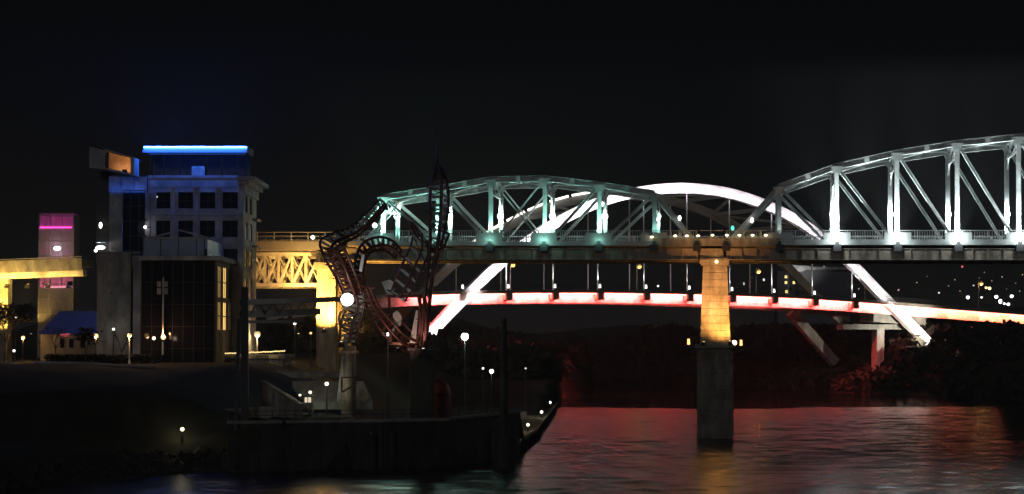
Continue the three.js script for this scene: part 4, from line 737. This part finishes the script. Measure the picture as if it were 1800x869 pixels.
// ---------------------------------------------------------------- park walls, terrace, steps, dock
{
  const kp1 = P(60, 640, 259), kp2 = P(150, 640, 258), kp3 = P(270, 640, 250), G = (v) => V(v.x, ground(v.x, -v.z) + 0.16, v.z), [a1, a2, a3] = [kp1, kp2, kp3].map(G);
  solo('lawn_kerb', 'pale kerb along the top of the dark lawn', 'kerb', [bar(a1, a2, 0.26, 0.45, V(0, 0, 1)), bar(a2, a3, 0.26, 0.45, V(0, 0, 1))], M.facade);
  const a = P(366, 624, 276), b = P(500, 619, 276), tr = thing('terrace', 'stone terrace edged with a string of tiny lights', 'terrace', V(a.x, a.y - 4, a.z));
  part('slab', box(a.x, b.x, a.y - 0.5, a.y, a.z - 12, a.z), M.concrete, tr); part('wall', box(a.x + 0.3, b.x - 0.3, a.y - 4, a.y - 0.51, a.z - 11, a.z - 0.4), M.concrete, tr);
  for (let i = 0; i < 7; i++) { const x = a.x + (b.x - a.x) * (i + 0.5) / 7; part('railing_post', rod(V(x, a.y - 1.2, a.z + 0.1), V(x, a.y - 0.1, a.z + 0.1), 0.05), M.frame, tr); }
  const sg = []; for (let i = 0; i <= 44; i++) { const q = i / 44; sg.push(ball(V(a.x + (b.x - a.x) * q, a.y + 0.1 + (b.y - a.y) * q + rnd(-0.04, 0.04), a.z + 0.14), 0.085, 6)); }
  sg.push(rod(V(a.x, a.y + 0.1, a.z + 0.14), V(b.x, b.y + 0.1, b.z + 0.14), 0.02));
  const s = solo('string_light', 'string of tiny yellow lights along the terrace edge', 'string lights', sg, glow(1, 0.72, 0.28, 1.8));
  for (const q of [0.15, 0.5, 0.85]) bulb(V(a.x + (b.x - a.x) * q, a.y + 0.1, a.z + 0.6), [1, 0.72, 0.3], 1.2, 14);
}
function wallRun(name, label, cat, top, foot, d0, d1, mat, cap) {        // a wall between pixels, on its own depth line
  const a = P(top[0], top[1], d0), b = P(top[2], top[3], d1), fa = P(foot[0], foot[1], d0).y, fb = P(foot[0], foot[2] ?? foot[1], d1).y, n = b.clone().sub(a).setY(0).normalize().cross(up).multiplyScalar(0.2);
  const t = thing(name, label, cat, V(a.x, fa, a.z));
  const p = [a.clone().setY(fa), b.clone().setY(fb), b, a], g = new THREE.BufferGeometry(), f = p.map((v) => v.clone().add(n)), k = p.map((v) => v.clone().sub(n)), tri = (A, B, D, E) => [A, B, D, A, D, E];
  const pos = [...tri(f[0], f[1], f[2], f[3]), ...tri(k[1], k[0], k[3], k[2]), ...tri(f[3], f[2], k[2], k[3]), ...tri(f[1], k[1], k[2], f[2]), ...tri(k[0], f[0], f[3], k[3])];
  g.setAttribute('position', new THREE.Float32BufferAttribute(pos.flatMap((v) => v.toArray()), 3)); g.computeVertexNormals();
  part('wall', g, mat, t); if (cap) part('coping', bar(a.clone().setY(a.y + 0.08), b.clone().setY(b.y + 0.08), 0.14, 0.6, n.clone().normalize()), M.path, t);
}
wallRun('ramp_wall', 'sloping ramp wall with pale coping beside the steps', 'wall', [462, 671, 530, 713], [500, 735], 236, 228, M.concrete, 1);
wallRun('retaining_wall', 'low grey retaining wall below the ramp', 'wall', [428, 716, 531, 714], [480, 745], 233, 233, M.concrete, 0);
wallRun('retaining_wall', 'long dim retaining wall along the upper path', 'wall', [430, 654, 600, 655], [500, 664], 262, 262, M.concrete, 1);
wallRun('retaining_wall', 'dim concrete wall behind the lone cream lamp', 'wall', [275, 722, 428, 718], [350, 772], 238, 234, M.concrete, 0);
{
  // steps between the ramp wall and the terrace
  const t = thing('steps', 'broad concrete steps between ramp wall and kiosk', 'steps', P(470, 712, 240));
  for (let i = 0; i < 9; i++) { const y = 706 - i * 4.4, d = 240 + i * 1.2, a = P(545 - i * 4, y, d), b = P(655 - i * 2, y, d); part('step', box(a.x, b.x, a.y - 0.9, a.y, a.z - 1.4, a.z), M.concrete, t); }
  // round lawn bed with stone rim
  const c = V(P(540, 745, 234).x, 5.2, -233), bed = thing('lawn_bed', 'round raised grass bed with pale rim near the bulkhead', 'planter', V(c.x, c.y - 1, c.z));
  part('rim', new THREE.CylinderGeometry(5, 5.1, 1.2, 40, 1, false).translate(c.x, c.y - 0.6, c.z - 2), M.path, bed); part('turf', new THREE.SphereGeometry(4.7, 32, 8, 0, 6.3, 0, 1.57).scale(1, 0.12, 1).translate(c.x, c.y + 0.01, c.z - 2), M.grass, bed);
  const gl = V(c.x - 2.2, 5.75, c.z - 2.5), o = thing('garden_lamp', 'small green garden lamp on the round grass bed', 'lamp', gl); part('lens', ball(gl, 0.14), glow(0.1, 0.9, 0.4, 0.5), o); part('stem', rod(V(gl.x, 5.1, gl.z), V(gl.x, gl.y - 0.14, gl.z), 0.05), M.dark, o); bulb(gl.clone().add(V(0, 0.1, 0)), [0.25, 1, 0.6], 5, 8);
}
{
  // bulkhead wall along the shore with fender piles
  const line = [[186, -53], [224, -29.8], [228, -13.8], [232, -7.3], [256, 0.7]], t = thing('bulkhead', 'dark river bulkhead wall below the sculpture', 'wall', V(line[0][1], 0, -line[0][0]));
  for (let i = 1; i < line.length - 1; i++) { const a = V(line[i][1], 0, -line[i][0]), b = V(line[i + 1][1], 0, -line[i + 1][0]), n = Math.round(a.distanceTo(b) / 3.2), np = Math.round(a.distanceTo(b) / 2.2), sd = b.clone().sub(a).cross(up).normalize(); part('handrail', [1.0, 0.55].map((h) => bar(V(a.x, 5.35 + h, a.z), V(b.x, 5.35 + h, b.z), 0.07, 0.07, sd)), M.frame, t); for (let k = 0; k < np; k++) { const p = a.clone().lerp(b, k / np); part('railing_post', rod(V(p.x, 5.3, p.z), V(p.x, 6.38, p.z), 0.05), M.frame, t); } for (let k = 0; k < n; k++) { const p = a.clone().lerp(b, k / n), q = a.clone().lerp(b, (k + 1) / n - 0.004), h = p.x < -29 ? 3.3 : 5.05; part('panel', bar(V(p.x, (h - 2.1) / 2, p.z), V(q.x, (h - 2.1) / 2, q.z), h + 2.1, 0.5, b.clone().sub(a).cross(up).normalize()), M.darkTimber, t); } part('coping', bar(V(a.x, i ? 5.2 : 3.45, a.z), V(b.x, i ? 5.2 : 3.45, b.z), 0.3, 0.9, b.clone().sub(a).cross(up).normalize()), M.concrete, t); }
  [[655, 762, 227.8], [690, 760, 229.3], [868, 758, 247], [776, 718, 238]].forEach(([x, y, d], i) => { const p = P(x, y, d), xx = along(EAST, d) + 0.75; const c = i < 3 ? V(p.x, p.y, -d + 0.9) : p, o = thing('fender_pile', ['dark timber pile at the bulkhead, first from the left', 'dark timber pile at the bulkhead, second from the left', 'dark timber pile near the tall mast', 'stout dark bollard before the red dome'][i], 'pile', V(c.x, -1, c.z), 'piles and bollards on the bulkhead'); part('shaft', rod(V(c.x, i < 3 ? -2 : 4.6, c.z), c, 0.45, 0.42, 12), M.darkTimber, o); part('cap', new THREE.ConeGeometry(0.5, 0.3, 12).translate(c.x, c.y + 0.15, c.z), M.dark, o); });
}
{
  // floating dock beyond, lit yellow-green
  const pts = [[255, 0.4], [300, 3.6], [413, 8.6], [420, 6.0], [330, -3], [255, -4]], t = thing('boat_dock', 'low pointed boat dock lit dull yellow at the waterline', 'dock', V(2, 0, -300));
  const s = new THREE.Shape(pts.map(([d, x]) => new THREE.Vector2(x, d))), g = new THREE.ExtrudeGeometry(s, { depth: 0.5, bevelEnabled: false }).rotateX(-Math.PI / 2).translate(0, 0.95, 0);
  part('deck', g, std(0.2, 0.19, 0.12, 0.9, 0, { map: stainTex }), t);
  for (let i = 0; i < 16; i++) { const d = 258 + i * 9.6, x = along([[255, 0.4], [300, 3.6], [413, 8.6]], d); part('pile', rod(V(x - 0.1, -2, -d), V(x - 0.1, 0.94, -d), 0.2), M.darkTimber, t); }
  part('dock_edge', [bar(V(0.5, 1.5, -255), V(3.7, 1.5, -300), 0.2, 0.2, V(1, 0, 0)), bar(V(3.7, 1.5, -300), V(8.7, 1.5, -413), 0.2, 0.2, V(1, 0, 0))], M.girder, t);
  [[912, 763, 0.2], [950, 737, 0.22], [975, 722, 0.24]].forEach(([x, y, r], i) => { const d = [288, 338, 388][i], xx = along([[255, 0.4], [300, 3.6], [413, 8.6]], d) - 0.6, p = V(xx, 2.35, -d), o = thing('dock_lamp', `small white bollard lamp on the boat dock, ${['nearest the mast', 'middle one', 'at the tip'][i]}`, 'lamp', V(xx, 1.45, -d), 'bollard lamps on the boat dock'); part('globe', ball(p, r), glow(1, 0.92, 0.75, 4), o); part('post', rod(V(p.x, 1.45, p.z), V(p.x, p.y - r, p.z), 0.09), M.frame, o); bulb(p, [1, 0.85, 0.45], 7, 10); });
  const c = P(922, 733, 330), o = thing('dock_box', 'pale equipment box on the boat dock', 'box', V(c.x, 1.45, c.z)); part('body', new RoundedBoxGeometry(2.6, 1, 1.4, 2, 0.08).translate(c.x - 1, 2, c.z), M.whiteSteel, o); part('lid', new RoundedBoxGeometry(2.75, 0.14, 1.5, 2, 0.05).translate(c.x - 1, 2.58, c.z), M.paleSteel, o);
}
{
  // riprap on the sloping left bank
  const g = new THREE.DodecahedronGeometry(0.55, 0).scale(1.2, 0.7, 1), n = 1500, m = new THREE.InstancedMesh(clean(g), M.concrete.clone(), n), q = new THREE.Object3D(); m.material.color = C(0.04, 0.038, 0.034);
  for (let i = 0; i < n; i++) { const d = rnd(188, 226), x = along(EAST, d) - rnd(-0.5, 9); q.position.set(x, ground(x, d) + rnd(-0.1, 0.2), -d); q.rotation.set(rnd(0, 6), rnd(0, 6), rnd(0, 6)); q.scale.setScalar(rnd(0.5, 1.5)); q.updateMatrix(); m.setMatrixAt(i, q.matrix); }
  m.name = 'riprap'; m.userData = { label: 'dark riprap stones on the sloping left river bank', category: 'stones', kind: 'stuff' }; scene.add(m);
}
// dark masts
{
  const d = 229, f = P(430, 770, d), t = thing('gantry_mast', 'tall dark twin mast with long arms reaching to the sculpture', 'mast', V(f.x, f.y, f.z));
  for (const x of [416, 430]) part('mast', bar(P(x - (x < 420 ? 3 : 0), 800, d), P(x + (x < 420 ? 4 : 0), x < 420 ? 560 : 505, d), x < 420 ? 0.35 : 0.75, 0.6), M.dark, t);
  part('arm', bar(P(424, 532, d), P(606, 526, d + 14), 0.55, 0.5), M.dark, t); part('arm', bar(P(424, 553, d), P(560, 548, d + 12), 0.7, 0.5), M.dark, t); part('arm', bar(P(424, 566, d), P(520, 566, d + 8), 0.3, 0.4), M.dark, t);
  for (let i = 0; i < 9; i++) part('arm_brace', bar(P(440 + i * 13, i % 2 ? 531 : 552, d + 1 + i), P(453 + i * 13, i % 2 ? 552 : 531, d + 2 + i), 0.14, 0.14), M.dark, t);
  for (let i = 0; i < 10; i++) part('mast_brace', bar(P(417, 580 + i * 18, d), P(429, 590 + i * 18, d), 0.12, 0.12), M.dark, t);
  const m = P(886, 860, 232), q = thing('dock_mast', 'tall dim dark mast left of the boat dock', 'mast', V(m.x, -2, m.z)); part('pole', rod(V(m.x, -2, m.z), P(886, 560, 232), 0.62, 0.3, 12), M.darkTimber, q); part('collar', rod(P(886, 742, 232), P(886, 736, 232), 0.8), M.dark, q); part('foot', rod(V(m.x, -2, m.z), V(m.x, 3.4, m.z), 1.15, 1.0, 12), M.darkTimber, q);
}
// ---------------------------------------------------------------- the sculpture: bent ladders of red steel
{
  const D = 236, t = thing('steel_sculpture', 'twisted dark red steel track sculpture before the truss bridge', 'sculpture', P(735, 620, D));
  const rungGeo = new THREE.BoxGeometry(1, 1, 1);
  const base = origin(t);
  function ladder(A, B, n, rail, mat, rungMat, dA, dB) {
    const ca = new THREE.CatmullRomCurve3(A.map(([x, y], i) => P(x, y, D + dA[0] + (dA[1] - dA[0]) * i / (A.length - 1)))), cb = new THREE.CatmullRomCurve3(B.map(([x, y], i) => P(x, y, D + dB[0] + (dB[1] - dB[0]) * i / (B.length - 1))));
    const lo = new THREE.CatmullRomCurve3(ca.getSpacedPoints(14).map((p, i) => p.clone().lerp(cb.getSpacedPoints(14)[i], 0.5).add(V(0.25, -0.2, 0.9))));
    for (const c of [ca, cb]) part('rail', new THREE.TubeGeometry(c, 70, rail, 8), mat, t);
    part('spine', new THREE.TubeGeometry(lo, 60, rail * 1.1, 9), mat, t);
    for (let i = 0; i <= n; i++) {
      const s = i / n, a = ca.getPointAt(s), b = cb.getPointAt(s), m = new THREE.Mesh(rungGeo, rungMat), z = b.clone().sub(a), L = z.length(); if (L < 0.25) continue; z.normalize();
      const y = V(0, 0, 1).addScaledVector(z, -z.z).normalize(), x = y.clone().cross(z);
      m.quaternion.setFromRotationMatrix(new THREE.Matrix4().makeBasis(x, y, z)); m.position.copy(a).add(b).multiplyScalar(0.5).sub(base); m.scale.set(0.28, 0.12, L); m.name = 'rung'; t.add(m);
      if (i < n && i % 2) { const b2 = cb.getPointAt(Math.min(1, s + 1 / n)), a2 = ca.getPointAt(Math.min(1, s + 1 / n)); part('cross_brace', [rod(a, b2, 0.07, 0.07, 6), rod(b, a2, 0.07, 0.07, 6)], mat, t); }
      if (i % 3 === 0) { const w = 0.5; part('outrigger', [rod(a, a.clone().add(V(-0.5, 0.15, 0.5)), 0.07, 0.05, 6), rod(b, b.clone().add(V(0.5, 0.15, 0.4)), 0.07, 0.05, 6), rod(a.clone().add(V(-0.5, 0.15, 0.5)), lo.getPointAt(s), 0.05, 0.05, 6)], mat, t); }
      if (i % 2 === 0) part('web', rod(a.clone().lerp(b, 0.5), lo.getPointAt(s), 0.06, 0.06, 6), mat, t);
    }
  }
  const R = M.redSteel, G = M.paleSteel;
  ladder([[597, 600], [600, 565], [610, 535], [590, 488], [569, 450], [563, 424], [584, 411], [614, 401], [640, 379], [668, 350]], [[624, 600], [634, 565], [640, 525], [624, 484], [602, 454], [592, 436], [606, 427], [632, 413], [655, 391], [680, 362]], 34, 0.15, R, G, [0, 4], [-1, 3]);
  ladder([[576, 440], [586, 465], [596, 492], [606, 515]], [[602, 432], [614, 458], [626, 488], [634, 512]], 11, 0.16, R, R, [-2, -1], [-2, 0]);
  ladder([[630, 510], [625, 455], [639, 427], [668, 417], [690, 424], [706, 441]], [[642, 505], [641, 465], [650, 446], [668, 440], [681, 443], [694, 455]], 16, 0.15, R, R, [2, 4], [0, 5]);
  ladder([[728, 392], [722, 432], [710, 458], [699, 483], [688, 512]], [[748, 424], [752, 445], [740, 475], [728, 504], [712, 530]], 6, 0.12, R, G, [1, 0], [-2, -3]);
  ladder([[728, 392], [740, 412], [757, 430], [771, 432], [782, 408]], [[722, 398], [735, 420], [754, 440], [774, 442], [789, 412]], 9, 0.11, R, R, [1, -1], [1, -1]);
  ladder([[767, 292], [764, 305], [757, 330], [756, 380], [756, 430], [750, 490], [745, 545], [739, 606]], [[771, 292], [779, 305], [787, 332], [786, 380], [776, 425], [764, 468], [757, 520], [748, 612]], 22, 0.19, R, G, [-1, -3], [2, 0]);
  ladder([[630, 500], [645, 540], [668, 580], [698, 611], [735, 627]], [[652, 508], [664, 535], [690, 568], [714, 592], [742, 604]], 15, 0.15, R, R, [0, 2], [-3, -1]);
  ladder([[735, 520], [739, 555], [735, 595], [728, 620]], [[748, 525], [752, 560], [748, 600], [741, 624]], 7, 0.15, R, R, [-3, -3], [-3, -2]);
  const e = (x, y, d = 0) => P(x, y, D + d);
  part('tip', [rod(e(768, 318, -0.5), e(768, 226, -1), 0.13, 0.04), rod(e(766, 300, -0.5), e(768, 270, -0.7), 0.06), rod(e(774, 302, -0.5), e(768, 270, -0.7), 0.06)], R, t);
  part('frame', [bar(e(684, 520), e(686, 605), 0.3), bar(e(738, 518), e(740, 606), 0.35), bar(e(680, 521), e(744, 521), 0.32), bar(e(684, 604), e(744, 606), 0.3), bar(e(686, 545), e(738, 600), 0.18)], R, t);
  part('pale_panel', [plate([e(690, 552, -1), e(698, 546, -1), e(706, 556, -1), e(704, 574, -1), e(694, 578, -1)].reverse(), 0.1)], M.paleSteel, t);
  part('pale_panel', [plate([e(731, 546, -1), e(735, 546, -1), e(731, 604, -1), e(720, 603, -1)].reverse(), 0.1)], M.paleSteel, t);
  part('pale_panel', [plate([e(636, 447, -2), e(641, 448, -2), e(636, 478, -2), e(631, 477, -2)].reverse(), 0.1)], M.paleSteel, t);
  part('pale_panel', [plate([e(671, 496, 3), e(685, 492, 3), e(693, 497, 3), e(692, 520, 3), e(681, 521, 3)].reverse(), 0.12)], M.paleSteel, t);
  part('light_ring', [new THREE.TorusGeometry(1.15, 0.13, 8, 28).translate(...e(614, 561, -2).toArray()), bar(e(600, 548, -2), e(628, 576, -2), 0.16), bar(e(628, 547, -2), e(600, 574, -2), 0.16), bar(e(597, 561, -2), e(632, 561, -2), 0.16)], M.dark, t);
  // legs down to the bulkhead
  part('leg', [bar(e(609, 590), e(596, 705), 0.5, 0.45)], M.darkSteel, t);
  const fl = e(610, 527, -5), o = thing('stage_light', 'dazzling white stage light in front of the sculpture', 'floodlight', fl); part('lens', ball(fl, 0.68, 16), glow(1, 1, 0.95, 9), o); part('housing', rod(fl.clone().add(V(0, -0.3, 0.0)), fl.clone().add(V(-0.5, 0.2, -1.6)), 0.7, 0.5, 12), M.dark, o); part('bracket', bar(fl.clone().add(V(-0.3, 0, -1)), e(606, 527, 0), 0.15), M.dark, o);
  bulb(fl.clone().add(V(0, 1.1, -0.3)), [1, 0.97, 0.9], 26, 20); bulb(fl.clone().add(V(0, -1.1, -0.3)), [1, 0.85, 0.6], 5, 20);
  flood(e(700, 616, -7), e(690, 560, 0), [1, 0.5, 0.34], 60, 55, glow(1, 0.7, 0.5, 1.5), 'warm uplight at the foot of the sculpture bowl', 'sculpture uplights');
  flood(e(744, 617, -5), e(744, 540, -2), [1, 0.75, 0.65], 70, 26, glow(1, 0.9, 0.8, 2), 'warm uplight at the foot of the sculpture spire', 'sculpture uplights');
  flood(e(600, 605, -5), e(600, 470, 0), [1, 0.62, 0.3], 110, 24, glow(1, 0.8, 0.5, 2), 'amber uplight below the sculpture left loop', 'sculpture uplights');
  // plinth, column and red dome under it
  const a = e(721, 617, -3), b = e(762, 748, -3), pl = thing('concrete_plinth', 'tall dark concrete plinth carrying the sculpture', 'plinth', V((a.x + b.x) / 2, b.y, a.z));
  part('shaft', [new RoundedBoxGeometry(b.x - a.x, a.y - b.y + 1, 2.8, 2, 0.1).translate((a.x + b.x) / 2, (a.y + b.y) / 2 - 0.5, a.z - 1.4)], M.darkTimber, pl); part('cap', box(a.x - 0.3, b.x + 0.3, a.y + 0.003, a.y + 0.3, a.z - 3, a.z + 0.2), M.dark, pl);
  const c0 = e(613, 735), c1 = e(614, 608), col = thing('concrete_column', 'tan concrete column under the sculpture left loop', 'column', c0); part('shaft', rod(c0.clone().setY(c0.y - 1.2), c1, 0.85, 0.75, 14), M.riverStone, col); part('red_frame', [bar(e(600, 664, -2), e(601, 690, -2), 0.2), bar(e(600, 690, -2), e(626, 676, -2), 0.18), bar(e(600, 664, -2), e(626, 664, -2), 0.16)], M.redSteel, col); part('collar', rod(e(614, 622), e(614, 617), 1.05), M.stone, col);
  const rd = e(765, 692, 4), dome = thing('red_dome', 'red rounded steel tank behind the dark plinth', 'tank', V(rd.x, rd.y - 2, rd.z)); part('shell', [new THREE.SphereGeometry(1.75, 28, 16, 0, 6.3, 0, 1.57).translate(rd.x, rd.y, rd.z), new THREE.CylinderGeometry(1.75, 1.75, 3.4, 28).translate(rd.x, rd.y - 1.7, rd.z)], std(0.4, 0.09, 0.07, 0.5, 0, { map: wornTex }), dome); part('band', new THREE.TorusGeometry(1.77, 0.07, 6, 28).rotateX(Math.PI / 2).translate(rd.x, rd.y - 0.1, rd.z), M.redSteel, dome);
}
// ---------------------------------------------------------------- trees near the buildings
function tree(px, foot, d, h, crown, n, mat, label) {
  const f = P(px, foot, d), y0 = ground(f.x, d), t = thing('tree', label, 'tree', V(f.x, y0, f.z), 'trees before the buildings'), limbs = [], tips = [];
  const grow = (a, dir, L, r, k) => { const b = a.clone().addScaledVector(dir, L); limbs.push(rod(a, b, r, r * 0.65, 6)); if (k === 0) { tips.push(b); return; } for (let i = 0; i < 3; i++) grow(b, dir.clone().add(V(rnd(-0.8, 0.8), rnd(-0.1, 0.6), rnd(-0.8, 0.8))).normalize(), L * rnd(0.6, 0.8), r * 0.62, k - 1); };
  grow(V(f.x, y0 - 0.2, f.z), V(rnd(-0.05, 0.05), 1, 0).normalize(), h * 0.36, h * 0.02, 3);
  part('trunk', limbs, M.bark, t);
  if (n) { const leaf = []; for (let i = 0; i < n; i++) { const c = tips[i % tips.length], g = new THREE.PlaneGeometry(0.32, 0.2); g.rotateX(rnd(0, 6)); g.rotateY(rnd(0, 6)); g.translate(c.x + rnd(-1, 1) * crown, c.y + rnd(-1, 1) * crown, c.z + rnd(-1, 1) * crown); leaf.push(g); } part('crown', leaf, mat, t); }
}
tree(8, 625, 274, 7.5, 1.1, 1600, M.leaf, 'leafy tree at the far left edge before the viaduct');
tree(96, 640, 262, 5.2, 0.8, 0, M.leaf, 'bare young tree before the tan shed');
tree(150, 640, 261, 4.6, 0.8, 300, M.leaf, 'thin young tree between shed and blank wall');
tree(212, 645, 258, 4.8, 0.7, 0, M.leaf, 'bare sapling on the kerb before the pale wall');
{
  // hedge along the top of the lawn
  const g = []; for (let i = 0; i < 2600; i++) { const q = rnd(), a = P(80 + 190 * q, 632, 263), l = new THREE.PlaneGeometry(0.3, 0.2); l.rotateX(rnd(0, 6)); l.rotateY(rnd(0, 6)); l.translate(a.x, ground(a.x, -a.z) + rnd(0, 1.1), a.z + rnd(-0.8, 0.8)); g.push(l); }
  solo('hedge', 'low dark hedge along the top of the lawn', 'hedge', g, M.leaf);
}
scene.traverse((o) => { if (o.isMesh) { o.castShadow = true; o.receiveShadow = true; } });
renderer.render(scene, camera);
